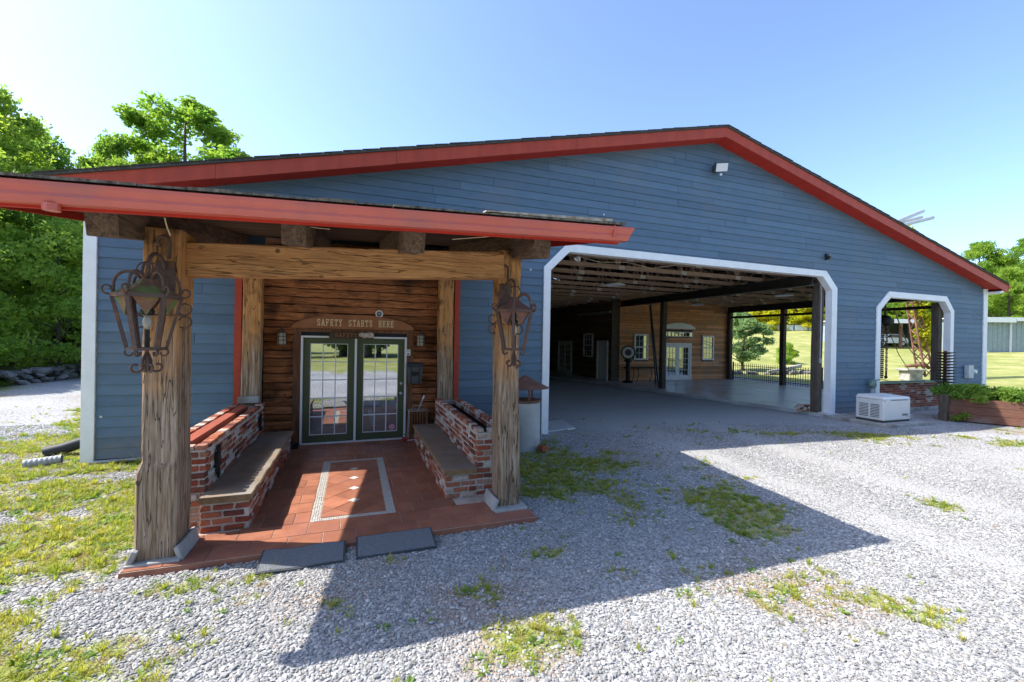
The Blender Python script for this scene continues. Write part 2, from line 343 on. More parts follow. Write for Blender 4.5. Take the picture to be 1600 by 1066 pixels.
def glass(name, tint, refl):
    m = bpy.data.materials.new(name); m.use_nodes = True; t = m.node_tree; N = t.nodes; N.clear(); L = t.links
    o = N.new('ShaderNodeOutputMaterial'); g = N.new('ShaderNodeBsdfGlossy'); g.inputs['Roughness'].default_value = .012; g.inputs['Color'].default_value = (.92,.96,1,1)
    d = N.new('ShaderNodeBsdfDiffuse'); d.inputs['Color'].default_value = (*tint,1); x = N.new('ShaderNodeMixShader')
    fr = N.new('ShaderNodeFresnel'); fr.inputs[0].default_value = 1.5; a = N.new('ShaderNodeMath'); a.operation = 'ADD'; a.use_clamp = True; a.inputs[1].default_value = refl
    L.new(fr.outputs[0], a.inputs[0]); L.new(a.outputs[0], x.inputs[0]); L.new(d.outputs[0], x.inputs[1]); L.new(g.outputs[0], x.inputs[2]); L.new(x.outputs[0], o.inputs[0])
    return m
MT['pane'] = glass('door_pane', (.012,.018,.024), .42)
MT['pane2'] = glass('window_pane', (.02,.024,.024), .30)

def leafmat(name, c1, c2, tr=.45):
    m = bpy.data.materials.new(name); m.use_nodes = True; t = m.node_tree; N = t.nodes; N.clear(); L = t.links
    o = N.new('ShaderNodeOutputMaterial'); p = N.new('ShaderNodeBsdfPrincipled'); p.inputs['Roughness'].default_value = .55; p.inputs['Specular IOR Level'].default_value = .3
    q = N.new('ShaderNodeBsdfTranslucent'); x = N.new('ShaderNodeMixShader'); x.inputs[0].default_value = tr
    ge = N.new('ShaderNodeNewGeometry'); nz = N.new('ShaderNodeTexNoise'); nz.inputs['Scale'].default_value = .9; nz.inputs['Detail'].default_value = 5; L.new(ge.outputs['Position'], nz.inputs[0])
    oi = N.new('ShaderNodeObjectInfo'); a = N.new('ShaderNodeMath'); a.operation = 'MULTIPLY_ADD'; a.inputs[1].default_value = .35; L.new(oi.outputs['Random'], a.inputs[0])
    s_ = N.new('ShaderNodeMath'); s_.operation = 'SUBTRACT'; s_.inputs[1].default_value = .17; L.new(nz.outputs[0], s_.inputs[0]); L.new(s_.outputs[0], a.inputs[2])
    mr = N.new('ShaderNodeMapRange'); mr.inputs[1].default_value = .3; mr.inputs[2].default_value = .7; L.new(a.outputs[0], mr.inputs[0])
    mx = N.new('ShaderNodeMix'); mx.data_type = 'RGBA'; mx.inputs[6].default_value = (*c1,1); mx.inputs[7].default_value = (*c2,1); L.new(mr.outputs[0], mx.inputs[0])
    L.new(mx.outputs[2], p.inputs['Base Color'])
    hs = N.new('ShaderNodeHueSaturation'); hs.inputs['Value'].default_value = 1.5; hs.inputs['Saturation'].default_value = 1.05; L.new(mx.outputs[2], hs.inputs['Color']); L.new(hs.outputs[0], q.inputs['Color'])
    L.new(p.outputs[0], x.inputs[1]); L.new(q.outputs[0], x.inputs[2]); L.new(x.outputs[0], o.inputs[0]); return m
MT['leafA'] = leafmat('leaf_mid_green', (.14,.26,.04), (.30,.40,.06), .6)
MT['leafB'] = leafmat('leaf_dark_green', (.17,.29,.055), (.32,.42,.07), .6)
MT['leafC'] = leafmat('leaf_yellow_green', (.36,.40,.03), (.56,.52,.035), .5)
MT['leafD'] = leafmat('leaf_grey_green', (.18,.28,.11), (.28,.37,.14), .5)
MT['grass'] = leafmat('grass_blade', (.24,.31,.04), (.43,.41,.075), .45)
MT['weed'] = leafmat('weed_leaf', (.13,.25,.04), (.26,.36,.06), .5)
MT['dry'] = leafmat('dry_grass', (.30,.22,.11), (.38,.27,.15), .3)
# ================================================================ TERRAIN
def sstep(a, b, x): t = np.clip((np.asarray(x,float)-a)/(b-a), 0, 1); return t*t*(3-2*t)
def hf(X, Y):
    X = np.asarray(X,float); Y = np.asarray(Y,float)
    s = np.maximum(0, X-23); side = sstep(23, 30, X)
    z = .045*s*(1-np.exp(-s/10)) + .10*np.maximum(0, Y-18)*side
    z = np.minimum(z, 14)
    far = np.hypot(X-6, Y)
    return z + (vnoise(X, Y, .12, 3)-.5)*.5*sstep(24, 45, far)
PATCH = [(3.3,-2.3,1.5,1.9,0,.75),(4.7,-4.75,.55,1.15,-25,.8),(3.55,-6.35,.75,.42,-25,.62),(11.2,-2.0,3.6,.42,-22,.55),(.95,-5.55,.45,.35,0,.5),
         (1.15,-6.2,.5,.35,10,.62),(-1.15,-4.62,.75,.22,3,.62),(-.15,-5.25,.35,.28,0,.42),(1.9,-5.1,.8,.17,5,.62),(-1.9,-5.5,1.3,.9,0,.46),
         (-.8,-6.2,.8,.5,0,.44),(7.55,-5.5,.25,.25,0,.5),(2.4,-5.6,.3,.2,0,.4),(.35,-4.72,.35,.1,0,.55),(4.2,-6.75,.5,.25,-30,.4),(14.6,-3.9,1.5,.35,-10,.6),(16.4,-4.0,1.6,1.0,0,.55)]
def grassmask(X, Y):
    X = np.asarray(X,float); Y = np.asarray(Y,float); m = np.zeros_like(X)
    for cx,cy,rx,ry,an,a in PATCH:
        c, s = math.cos(R(an)), math.sin(R(an)); u = ((X-cx)*c+(Y-cy)*s)/rx; v = (-(X-cx)*s+(Y-cy)*c)/ry
        m = np.maximum(m, a*np.exp(-(u*u+v*v)*.9))
    # weedy ground left of the porch, with a gravel track further out
    left = sstep(-1.75, -2.3, X + .25*(vnoise(X,Y,1.3,2)-.5)) * sstep(-4.75, -4.15, Y + .5*(vnoise(X,Y,1.1,2)-.5))
    rx_ = -8.7 - .27*(Y-7); road = np.exp(-((X-rx_)/1.5)**2) * sstep(-2, 4, Y)
    bare = np.exp(-(((X+3.9)/1.0)**2+((Y+2.5)/.30)**2)) + np.exp(-(((X+3.6)/.9)**2+((Y+.9)/.22)**2))
    m = np.maximum(m, left*(.70 - .85*np.clip(road+bare*.8,0,1)))
    lawn = sstep(22.6, 24.5, X); back = sstep(-17, -20, Y)
    return np.maximum(m, np.maximum(lawn, back))
def track(X, Y):      # packed wheel tracks of the drive, from the bay toward the lower right
    X = np.asarray(X,float); Y = np.asarray(Y,float); t = np.clip((1.5-Y)/9,0,1.3)
    c = 8.6 - 3.6*t + 2.2*t*t; w = 0
    for o in (-1.0,.95): w = np.maximum(w, np.exp(-((X-c-o+.25*(vnoise(X,Y,.7,2)-.5))/.42)**2))
    w2 = np.exp(-((X-13+.5*(Y+6))/2.6)**2)*sstep(-2.8,-4.2,Y)*.75
    inside = sstep(-1.5,1.0,Y)*sstep(4.5,6,X)*.85
    return np.clip(np.maximum(np.maximum(w*.9, w2), inside)*(.55+.9*vnoise(X+9,Y,1.4,3)),0,1)
def in_floor(X, Y):        # porch floor, barn slab and walls
    X = np.asarray(X); Y = np.asarray(Y)
    a = (X > -1.95) & (X < 2.12) & (Y > -4.33) & (Y < .4)
    b = (X > -4.3) & (X < 4.0) & (Y > -.02) & (Y < 18.6)
    c = (X > 13.8) & (X < 22.1) & (Y > -.02) & (Y < .2)
    d = (X > 13.2) & (X < 15.3) & (Y > -1.85) & (Y < 0)
    e = (Y > 0) & (Y < 18.6) & (X > 13.35-.19*Y) & (X < 20.8)
    return a | b | c | d | e
def cat(*a): return np.unique(np.round(np.concatenate(a),4))
xs = cat(-np.geomspace(14,420,36), np.arange(-14,-8,.4), np.arange(-8,9,.11), np.arange(9,24,.4), np.arange(24,60,1.5), np.geomspace(60,420,24))
ys = cat(-np.geomspace(9,420,34), np.arange(-9,.6,.11), np.arange(.6,20,.6), np.arange(20,60,2), np.geomspace(60,420,22))
GX, GY = np.meshgrid(xs, ys); GZ = hf(GX, GY) + np.where((np.abs(GX)<20)&(GY<20), (vnoise(GX,GY,1.1,3)-.5)*.035, 0)
GZ = np.where(in_floor(GX,GY), -.03, GZ)
nx, ny = len(xs), len(ys)
idx = np.arange(nx*ny).reshape(ny,nx)
quads = np.stack([idx[:-1,:-1],idx[:-1,1:],idx[1:,1:],idx[1:,:-1]],-1).reshape(-1,4)
gme = bpy.data.meshes.new('ground'); gme.from_pydata(np.stack([GX.ravel(),GY.ravel(),GZ.ravel()],-1).tolist(), [], quads.tolist())
gme.polygons.foreach_set('use_smooth', [True]*len(gme.polygons))
gm = grassmask(GX,GY); nz = vnoise(GX,GY,2.6,4)
cover = np.clip((gm + (nz-.5)*1.1*np.where(gm<.95,1,.2) - .28)/.35, 0, 1)
at = gme.attributes.new('grass','FLOAT','POINT'); at.data.foreach_set('value', cover.ravel().astype(np.float32))
tk = track(GX,GY); at = gme.attributes.new('packed','FLOAT','POINT'); at.data.foreach_set('value', tk.ravel().astype(np.float32))
dirt = np.clip((vnoise(GX+40,GY,.8,4)-.56)/.12,0,1)*np.clip(gm*2.2+.12,0,1)
at = gme.attributes.new('dirt','FLOAT','POINT'); at.data.foreach_set('value', dirt.ravel().astype(np.float32))
ground = bpy.data.objects.new('ground', gme); COL.objects.link(ground); struct(ground)
def ground_mat():
    m = bpy.data.materials.new('gravel_and_weeds'); m.use_nodes = True; t = m.node_tree; N = t.nodes; L = t.links; p = N['Principled BSDF']
    p.inputs['Roughness'].default_value = .9; p.inputs['Specular IOR Level'].default_value = .2
    g = N.new('ShaderNodeNewGeometry').outputs['Position']
    vo = N.new('ShaderNodeTexVoronoi'); vo.inputs['Scale'].default_value = 36; L.new(g, vo.inputs['Vector'])
    sp = N.new('ShaderNodeSeparateColor'); L.new(vo.outputs['Color'], sp.inputs[0])
    cr = N.new('ShaderNodeValToRGB'); e = cr.color_ramp.elements; e[0].position = 0; e[0].color = (.20,.205,.215,1); e[1].position = 1; e[1].color = (.52,.51,.50,1)
    q = e.new(.5); q.color = (.36,.36,.365,1); L.new(sp.outputs[0], cr.inputs[0])
    big = N.new('ShaderNodeTexNoise'); big.inputs['Scale'].default_value = .45; big.inputs['Detail'].default_value = 5; L.new(g, big.inputs[0])
    mb_ = N.new('ShaderNodeMapRange'); mb_.inputs[1].default_value = .35; mb_.inputs[2].default_value = .7; mb_.inputs[3].default_value = .82; mb_.inputs[4].default_value = 1.12; L.new(big.outputs[0], mb_.inputs[0])
    hs = N.new('ShaderNodeHueSaturation'); L.new(cr.outputs[0], hs.inputs['Color']); L.new(mb_.outputs[0], hs.inputs['Value'])
    # soil
    ns = N.new('ShaderNodeTexNoise'); ns.inputs['Scale'].default_value = 9; ns.inputs['Detail'].default_value = 6; L.new(g, ns.inputs[0])
    so_ = N.new('ShaderNodeMix'); so_.data_type = 'RGBA'; so_.inputs[6].default_value = (.25,.185,.14,1); so_.inputs[7].default_value = (.38,.31,.25,1); L.new(ns.outputs[0], so_.inputs[0])
    ad = N.new('ShaderNodeAttribute'); ad.attribute_name = 'dirt'
    ap = N.new('ShaderNodeAttribute'); ap.attribute_name = 'packed'; fz = N.new('ShaderNodeTexNoise'); fz.inputs['Scale'].default_value = 60; fz.inputs['Detail'].default_value = 5; L.new(g, fz.inputs[0])
    fm = N.new('ShaderNodeMix'); fm.data_type = 'RGBA'; fm.inputs[6].default_value = (.26,.255,.25,1); fm.inputs[7].default_value = (.50,.49,.47,1); L.new(fz.outputs[0], fm.inputs[0])
    m0 = N.new('ShaderNodeMix'); m0.data_type = 'RGBA'; L.new(hs.outputs[0], m0.inputs[6]); L.new(fm.outputs[2], m0.inputs[7]); L.new(ap.outputs['Fac'], m0.inputs[0])
    m1 = N.new('ShaderNodeMix'); m1.data_type = 'RGBA'; L.new(m0.outputs[2], m1.inputs[6]); L.new(so_.outputs[2], m1.inputs[7]); L.new(ad.outputs['Fac'], m1.inputs[0])
    # grass
    ng = N.new('ShaderNodeTexNoise'); ng.inputs['Scale'].default_value = .5; ng.inputs['Detail'].default_value = 9; ng.inputs['Roughness'].default_value = .7; L.new(g, ng.inputs[0])
    gr = N.new('ShaderNodeValToRGB'); e = gr.color_ramp.elements; e[0].position = .36; e[0].color = (.19,.225,.05,1); e[1].position = .66; e[1].color = (.44,.39,.19,1); q = e.new(.52); q.color = (.29,.30,.09,1)
    L.new(ng.outputs[0], gr.inputs[0])
    ag = N.new('ShaderNodeAttribute'); ag.attribute_name = 'grass'
    n4 = N.new('ShaderNodeTexNoise'); n4.inputs['Scale'].default_value = 22; n4.inputs['Detail'].default_value = 4; L.new(g, n4.inputs[0])
    mm = N.new('ShaderNodeMath'); mm.operation = 'MULTIPLY_ADD'; L.new(ag.outputs['Fac'], mm.inputs[0]); mm.inputs[1].default_value = 1.5; 
    sb = N.new('ShaderNodeMath'); sb.operation = 'SUBTRACT'; L.new(n4.outputs[0], sb.inputs[0]); sb.inputs[1].default_value = 1.0; L.new(sb.outputs[0], mm.inputs[2]); mm.use_clamp = True
    m2 = N.new('ShaderNodeMix'); m2.data_type = 'RGBA'; L.new(m1.outputs[2], m2.inputs[6]); L.new(gr.outputs[0], m2.inputs[7]); L.new(mm.outputs[0], m2.inputs[0])
    L.new(m2.outputs[2], p.inputs['Base Color'])
    b = N.new('ShaderNodeBump'); b.inputs['Strength'].default_value = .8; b.inputs['Distance'].default_value = .02; b.invert = True
    L.new(vo.outputs['Distance'], b.inputs['Height']); L.new(b.outputs[0], p.inputs['Normal'])
    return m
gme.materials.append(ground_mat())

# ================================================================ BARN
XL, XR, XP, ZP, SL = -4.15, 22.1, 8.95, 7.79, .2415
rz = lambda x: ZP - SL*abs(x-XP)                    # roof surface
barn = thing('barn', 'long blue sided barn with red trim and an open drive-through bay', 'barn', (8.9, 0, 0))
OV = -.42
# sheathing behind the boards
GO = [(4.03,0),(4.03,3.83),(4.60,4.40),(13.35,4.40),(13.85,3.90),(13.85,0)]
GI = [(4.20,0),(4.20,3.76),(4.67,4.22),(13.20,4.22),(13.62,3.82),(13.62,0)]
SO = [(15.75,0),(15.75,3.42),(16.35,3.95),(19.51,3.95),(19.97,3.46),(19.97,0)]
SI = [(15.95,0),(15.95,3.34),(16.44,3.76),(19.42,3.76),(19.77,3.38),(19.77,0)]
fwall = MB()
tp = lambda x: rz(x)-.20
def wallpoly(p): fwall.prism(p, .0, .14)
wallpoly([(XL+.03,0),(-2.02,0),(-2.02,tp(-2.02)),(XL+.03,tp(XL+.03))])
wallpoly([(-2.02,4.12),(2.1,4.12),(2.1,tp(2.1)),(-2.02,tp(-2.02))])
wallpoly([(2.1,0),(4.12,0),(4.12,4.3),(4.12,tp(4.12)),(2.1,tp(2.1))])
wallpoly([(4.12,4.3),(XP,4.3),(XP,tp(XP)),(4.12,tp(4.12))])
wallpoly([(XP,4.3),(13.74,4.3),(13.74,tp(13.74)),(XP,tp(XP))])
wallpoly([(4.12,3.8),(4.62,4.3),(4.12,4.3)]); wallpoly([(13.74,3.86),(13.74,4.3),(13.27,4.3)])
wallpoly([(13.74,0),(15.85,0),(15.85,tp(15.85)),(13.74,tp(13.74))])
wallpoly([(15.85,3.85),(19.87,3.85),(19.87,tp(19.87)),(15.85,tp(15.85))])
wallpoly([(15.85,3.4),(16.38,3.85),(15.85,3.85)]); wallpoly([(19.87,3.42),(19.87,3.85),(19.46,3.85)])
wallpoly([(19.87,0),(XR-.03,0),(XR-.03,tp(XR-.03)),(19.87,tp(19.87))])
front = fwall.build('front_wall', MT['sheath'], barn)
# siding boards, each its own piece
def cut(z, path, o):      # x-extent of an opening at height z (left and right edge)
    l = np.interp(z, [path[0][1], path[1][1], path[2][1]], [path[0][0], path[1][0], path[2][0]])
    r_ = np.interp(z, [path[5][1], path[4][1], path[3][1]], [path[5][0], path[4][0], path[3][0]])
    return l+o, r_-o
def spans(z, zm):
    half = (ZP-.262 - z)/SL
    a = max(XL+.18, XP-half); b = min(XR-.26, XP+half); iv = [(a,b)]
    cuts = []
    if zm < 4.30: cuts.append(cut(z, GO, .09))
    if zm < 3.86: cuts.append(cut(z, SO, .10))
    if zm < 4.09: cuts.append((-1.98, 2.06))
    for c0,c1 in sorted(cuts):
        a_, b_ = iv.pop(); iv += [(a_,c0),(c1,b_)]
    return iv
EX = .1755; z = .06; k = 0
while z < 7.48:
    z1 = min(z+EX, 7.54); zm = (z+z1)/2
    lo, hi_ = spans(z+.001, zm), spans(z1-.001, zm)
    for (a0,b0),(a1,b1) in zip(lo,hi_):
        if b0-a0 < .05: continue
        js = []; x = a0 + .6 + rng.random()*3.2
        while x < b0-.5: js.append(x); x += 3.66
        es = [(a0,a1)] + [(j,j) for j in js] + [(b0,max(b1,a1))]
        for (l0,l1),(r0,r1) in zip(es[:-1], es[1:]):
            g = .003; dy = rng.uniform(-.002,.002)
            l1 = min(l1, r1)
            MB().hexa([(l0+g,-.030+dy,z),(r0-g,-.030+dy,z),(r0-g,-.001,z),(l0+g,-.001,z),
                       (l1+g,-.012+dy,z1),(r1-g,-.012+dy,z1),(r1-g,-.001,z1),(l1+g,-.001,z1)]).build('siding_board', MT['siding'], front)
    z += EX; k += 1
# white trims round the openings with their reveals
def opening_trim(o_, i_, wall, depth):
    for a in range(5):
        MB().prism([o_[a],o_[a+1],i_[a+1],i_[a]], -.055, .005).build('trim_board', MT['white'], wall, bev=.004)
        c = Vector(((i_[a][0]+i_[a+1][0])/2, (i_[a][1]+i_[a+1][1])/2))
        d = Vector(i_[a+1])-Vector(i_[a]); n = Vector((d.y,-d.x)).normalized()*-.03
        p, q = Vector(i_[a]), Vector(i_[a+1])
        MB().prism([tuple(p),tuple(q),tuple(q+n),tuple(p+n)], .006, depth).build('reveal_board', MT['white'], wall)
opening_trim(GO, GI, front, .145); opening_trim(SO, SI, front, .145)
for x0,x1 in ((XL,XL+.175),(XR-.25,XR)):
    MB().box(x0,x1,-.052,.002,0,rz((x0+x1)/2)-.30).build('corner_trim', MT['white'], front, bev=.004)
MB().box(XL,XL+.03,.003,18.6,0,rz(XL)-.3).build('side_wall', MT['siding'], barn)
MB().box(20.36,20.44,10.31,18.48,0,rz(20.4)-.3).build('side_wall', MT['siding'], barn)
MB().box(XL,XR,18.5,18.6,0,4.3).build('back_wall', MT['siding'], barn)
MB().prism([(XL,4.3),(XR,4.3),(XR,rz(XR)-.25),(XP,ZP-.25),(XL,rz(XL)-.25)],18.5,18.6).build('back_gable', MT['siding'], barn)
# roof
E0, E1 = XL-.45, XR+.42
roof = MB().prism([(E0,rz(E0)),(XP,ZP),(E1,rz(E1)),(E1,rz(E1)-.045),(XP,ZP-.045),(E0,rz(E0)-.045)], OV-.03, 18.95).build('roof', MT['shingle'], barn)
rr = random.Random(4)
for s_ in (-1,1):      # uneven shingle butts along the rake
    x = 0.0
    while x < 13.3:
        w = .30+rr.random()*.12; xa = XP+s_*x; xb = XP+s_*(x+w*.97); d = rr.uniform(.0,.018)
        t0, t1 = .010+rr.random()*.008, .003+rr.random()*.004
        MB().prism([(xa,rz(xa)+.001),(xb,rz(xb)+.001),(xb,rz(xb)+t0),(xa,rz(xa)+t1)], OV-.045-d, OV+.30).build('shingle', MT['shingle'], roof)
        x += w
MB().prism([(E0+.1,rz(E0+.1)-.05),(XP,ZP-.05),(E1-.1,rz(E1-.1)-.05),(E1-.1,rz(E1-.1)-.12),(XP,ZP-.12),(E0+.1,rz(E0+.1)-.12)], .15, 18.9).build('roof_deck', MT['deck'], barn)
for s_ in (-1,1):
    js = [0, 3.66+rr.random(), 7.5+rr.random(), 11.2, abs((E0 if s_<0 else E1)-XP)]
    for a,b in zip(js[:-1], js[1:]):
        xa, xb = XP+s_*(a+.002), XP+s_*(b-.002); dz = rr.uniform(-.006,.006)
        MB().prism([(xa,rz(xa)-.047),(xb,rz(xb)-.047),(xb,rz(xb)-.30+dz),(xa,rz(xa)-.30+dz)], OV, OV+.035).build('rake_board', MT['red'], roof, bev=.004)
    xa, xb = XP, (XL-.02 if s_<0 else XR+.02)
    MB().prism([(xa,rz(xa)-.262),(xb,rz(xb)-.262),(xb,rz(xb)-.285),(xa,rz(xa)-.285)], OV+.036, -.001).build('soffit', MT['red2'], roof)
    xe = E0 if s_<0 else E1; ze = rz(xe)
    pr = [(xe,ze-.05),(xe+s_*.12,ze-.04),(xe+s_*.12,ze-.09),(xe+s_*.07,ze-.16),(xe,ze-.16)]
    MB().prism(pr, OV-.01, 18.9).build('gutter', MT['red'], roof)
    xw = XL if s_<0 else XR
    MB().prism([(xw+s_*.001,ze-.27),(xe-s_*.03,ze-.20),(xe-s_*.03,ze-.23),(xw+s_*.001,ze-.36)], OV+.04, 18.5).build('eave_soffit', MT['white'], roof)
    MB().prism([(xe-s_*.028,ze-.05),(xe-s_*.002,ze-.05),(xe-s_*.002,ze-.24),(xe-s_*.028,ze-.24)], OV+.036, 18.8).build('eave_fascia', MT['red'], roof)
# steel and columns inside
def ibeam(x, z0, z1, y0, y1, fw_=.11):
    m = MB(); m.box(x-fw_,x+fw_,y0,y1,z0,z0+.022); m.box(x-fw_,x+fw_,y0,y1,z1-.022,z1); m.box(x-.012,x+.012,y0,y1,z0+.022,z1-.022)
    return m
ibeam(13.05, 3.97, 4.27, .15, 18.4).build('steel_beam', MT['steel'], barn)
ibeam(20.4, 3.93, 4.26, .15, 18.4).build('steel_beam', MT['steel'], barn)
ibeam(6.0, 3.97, 4.27, 12.5, 18.4).build('steel_beam', MT['steel'], barn)
MB().box(20.36,20.44,.3,10.0,3.60,3.72).build('header_rail', MT['steel'], barn)
for x,y,zt in ((13.47,.27,4.1),(13.05,6.85,3.97),(13.05,10.35,3.97),(19.66,.29,3.75),(20.4,6.75,3.93),(20.4,10.05,3.93)):
    timber((x,y,.09),(x,y,zt),.22,.22,int(x*y*7),.005,10,.012).build('column', MT['colwood'], barn)
# trusses
tr = random.Random(2); plate = MB().box(-.10,.10,-.006,.006,-.06,.06).build('gusset_plate', MT['plate']).data
bpy.data.objects.remove(bpy.data.objects['gusset_plate'])
y = .62; row = 0
while y < 18.2:
    m = MB(); zc = 4.28; w = .045
    m.box(XL+.1, XR-.1, y-w, y+w, zc, zc+.12)
    for s_ in (-1,1):
        xe = XL+.2 if s_<0 else XR-.2
        m.beam((XP,y,ZP-.24),(xe,y,rz(xe)-.24), .08, .12, upv=(0,0,1))
    xs_ = np.linspace(-2.5, 20.5, 11) + (row%2)*.55; pts = []
    for i,x in enumerate(xs_):
        zt = rz(x)-.25
        if zt < zc+.3: continue
        if i%2 == 0:
            for dx in (-1.15,1.15):
                x2 = min(max(x+dx, XL+.5), XR-.5); m.beam((x,y,zc+.1),(x2,y,rz(x2)-.27), .05, .08)
        else: m.beam((x,y,zc+.1),(x,y,zt), .05, .08)
        pts.append(x)
    to = m.build('truss', MT['truss'], barn)
    for x in pts: place('gusset_plate', plate, (x+tr.uniform(-.1,.1), y-w-.008, zc+.045), to)
    y += 1.22; row += 1
# purlins under the deck and blocking read as depth above the chords
for s_ in (-1,1):
    for q in np.arange(.8, 13, 1.2):
        x = XP+s_*q; MB().box(x-.04,x+.04,.16,18.4,rz(x)-.21,rz(x)-.122).build('purlin', MT['deck'], barn)
# slab inside
slab = MB(); P0, P1 = (13.45,.02), (10.1,17.5)
slab.prism([P0,(20.75,.02),(20.75,18.45),(12.5,18.45),(P1[0],18.45),P1], -.05, .10, 'xy')
so_ = slab.build('floor_slab', MT['concrete'], None, bev=.015); struct(so_)
so2 = MB().prism([(13.25,-.24),(13.84,-.24),(13.84,.018),(13.40,.018)], -.05, .085, 'xy').build('threshold', MT['concrete'], None, bev=.01); struct(so2)
pad = MB().prism([(4.25,.12),(5.10,.30),(5.30,1.35),(4.25,1.2)], -.05, .035, 'xy').build('paving_slab', MT['concrete'], None, bev=.01); struct(pad)
# tan board wall facing the bay
def boardwall(name, axis, a0, a1, pos, z0, z1, holes, mat_, parent, step=.15, seed=1, side=-1):
    """horizontal boards with dark joints; axis 'x': boards run along X at Y=pos"""
    r_ = random.Random(seed); m = MB(); zz = z0
    while zz < z1-.02:
        zt = min(zz+step, z1); iv = [(a0,a1)]
        for h0,h1,hz0,hz1 in holes:
            if zt > hz0+.03 and zz < hz1-.03:
                nv = []
                for u,v_ in iv:
                    if h0 > u and h0 < v_: nv.append((u,h0))
                    if h1 < v_ and h1 > u: nv.append((h1,v_))
                    if h1 <= u or h0 >= v_: nv.append((u,v_))
                iv = nv
        for u,v_ in iv:
            p = u
            while p < v_-.02:
                q = min(p+r_.uniform(1.4,3.2), v_); d = r_.uniform(0,.018); t = .03
                if axis == 'x': m.box(p+.003,q-.003, pos-t-d, pos, zz+.006, zt-.004)
                else: m.box(pos-t-d, pos, p+.003, q-.003, zz+.006, zt-.004)
                p = q
        zz += step
    o = m.build(name, mat_, parent); tag(o, kind='stuff'); return o
iw = MB(); iw.box(12.95,20.42,10.21,10.30,.1,4.9)
iwall = iw.build('inner_wall', MT['sheath'], barn)
boardwall('wall_boards','x',13.0,20.35,10.20,.11,4.9,[(13.89,14.78,1.2,2.58),(18.46,19.29,1.2,2.58),(15.8,17.7,0,2.14),(15.8,17.8,2.48,2.76)],MT['oboards'],iwall,.145,3)
dw = MB(); dw.box(12.62,12.70,10.3,18.45,.1,5.9); dwall = dw.build('inner_wall', MT['sheath'], barn)
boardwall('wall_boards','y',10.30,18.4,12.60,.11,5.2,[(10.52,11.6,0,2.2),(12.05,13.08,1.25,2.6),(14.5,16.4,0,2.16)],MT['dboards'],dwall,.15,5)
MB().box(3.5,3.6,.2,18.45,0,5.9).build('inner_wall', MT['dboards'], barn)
MB().box(12.55,13.0,10.20,10.30,.1,4.9).build('corner_post', MT['colwood'], barn)
# windows and doors of the inner walls
def sash_window(x0,x1,z0,z1,y,parent,axis='x',fm='white'):
    def bx(m,a0,a1,d0,d1,c0,c1):
        return m.box(a0,a1,y+d0,y+d1,c0,c1) if axis=='x' else m.box(y+d0,y+d1,a0,a1,c0,c1)
    m = MB(); t = .085
    for a in ((x0,x0+t,z0,z1),(x1-t,x1,z0,z1),(x0+t,x1-t,z0,z0+t),(x0+t,x1-t,z1-t,z1),(x0+t,x1-t,(z0+z1)/2-.03,(z0+z1)/2+.03)): bx(m,a[0],a[1],-.075,-.004,a[2],a[3])
    w = m.build('window', MT[fm], parent)
    for c0,c1 in ((z0+t,(z0+z1)/2-.03),((z0+z1)/2+.03,z1-t)): bx(MB(),x0+t,x1-t,-.036,-.02,c0,c1).build('pane', MT['pane2'], w)
    m = MB()
    for i in (1,2): xx = x0+t+(x1-x0-2*t)*i/3; bx(m,xx-.008,xx+.008,-.046,-.037,z0+t,z1-t)
    for h in (.27,.5,.73):
        if h != .5: zz = z0+(z1-z0)*h; bx(m,x0+t,x1-t,-.045,-.0375,zz-.008,zz+.008)
    m.build('muntins', MT[fm], w); return w
sash_window(13.89,14.78,1.2,2.58,10.17,iwall); sash_window(18.46,19.29,1.2,2.58,10.17,iwall)
sash_window(12.05,13.08,1.25,2.6,12.57,dwall,'y')
def french(x0,x1,z0,z1,y,parent,axis='x'):
    def bx(m,a0,a1,d0,d1,c0,c1): return m.box(a0,a1,y+d0,y+d1,c0,c1) if axis=='x' else m.box(y+d0,y+d1,a0,a1,c0,c1)
    m = MB(); bx(m,x0,x0+.09,-.08,0,z0,z1); bx(m,x1-.09,x1,-.08,0,z0,z1); bx(m,x0+.09,x1-.09,-.08,0,z1-.09,z1)
    fr = m.build('door_frame', MT['white'], parent); mid = (x0+x1)/2
    for a,b in ((x0+.095,mid-.004),(mid+.004,x1-.095)):
        m = MB(); s_=.12
        for q in ((a,a+s_,z0+.01,z1-.095),(b-s_,b,z0+.01,z1-.095),(a+s_,b-s_,z0+.01,z0+.26),(a+s_,b-s_,z1-.25,z1-.095)): bx(m,q[0],q[1],-.06,-.015,q[2],q[3])
        d = m.build('door_leaf', MT['white'], fr)
        bx(MB(),a+s_,b-s_,-.042,-.03,z0+.26,z1-.25).build('pane', MT['pane2'], fr)
        m = MB()
        for i in (1,2): xx=a+s_+(b-a-2*s_)*i/3; bx(m,xx-.009,xx+.009,-.056,-.043,z0+.26,z1-.25)
        for i in range(1,5): zz=z0+.26+(z1-z0-.51)*i/5; bx(m,a+s_,b-s_,-.055,-.0435,zz-.009,zz+.009)
        m.build('muntins', MT['white'], fr)
    return fr
french(15.8,17.7,.1,2.14,10.19,iwall); french(14.5,16.4,.1,2.16,12.59,dwall,'y')
m = MB(); m.box(15.8,17.8,10.11,10.19,2.48,2.52); m.box(15.8,17.8,10.11,10.19,2.72,2.76)
for i in range(9): xx = 15.8+i*1.97/8; m.box(xx,xx+.03,10.11,10.19,2.52,2.72)
t_ = m.build('transom_window', MT['white'], iwall); MB().box(15.83,17.77,10.14,10.15,2.52,2.72).build('pane', MT['pane2'], t_)
arc = [(15.75,2.92)]+[(16.85+1.1*math.cos(a), 2.92+.33*math.sin(a)) for a in np.linspace(math.pi,0,15)][1:-1]+[(17.95,2.92)]
MB().prism(arc,10.10,10.165).build('arched_panel', MT['white'], iwall)
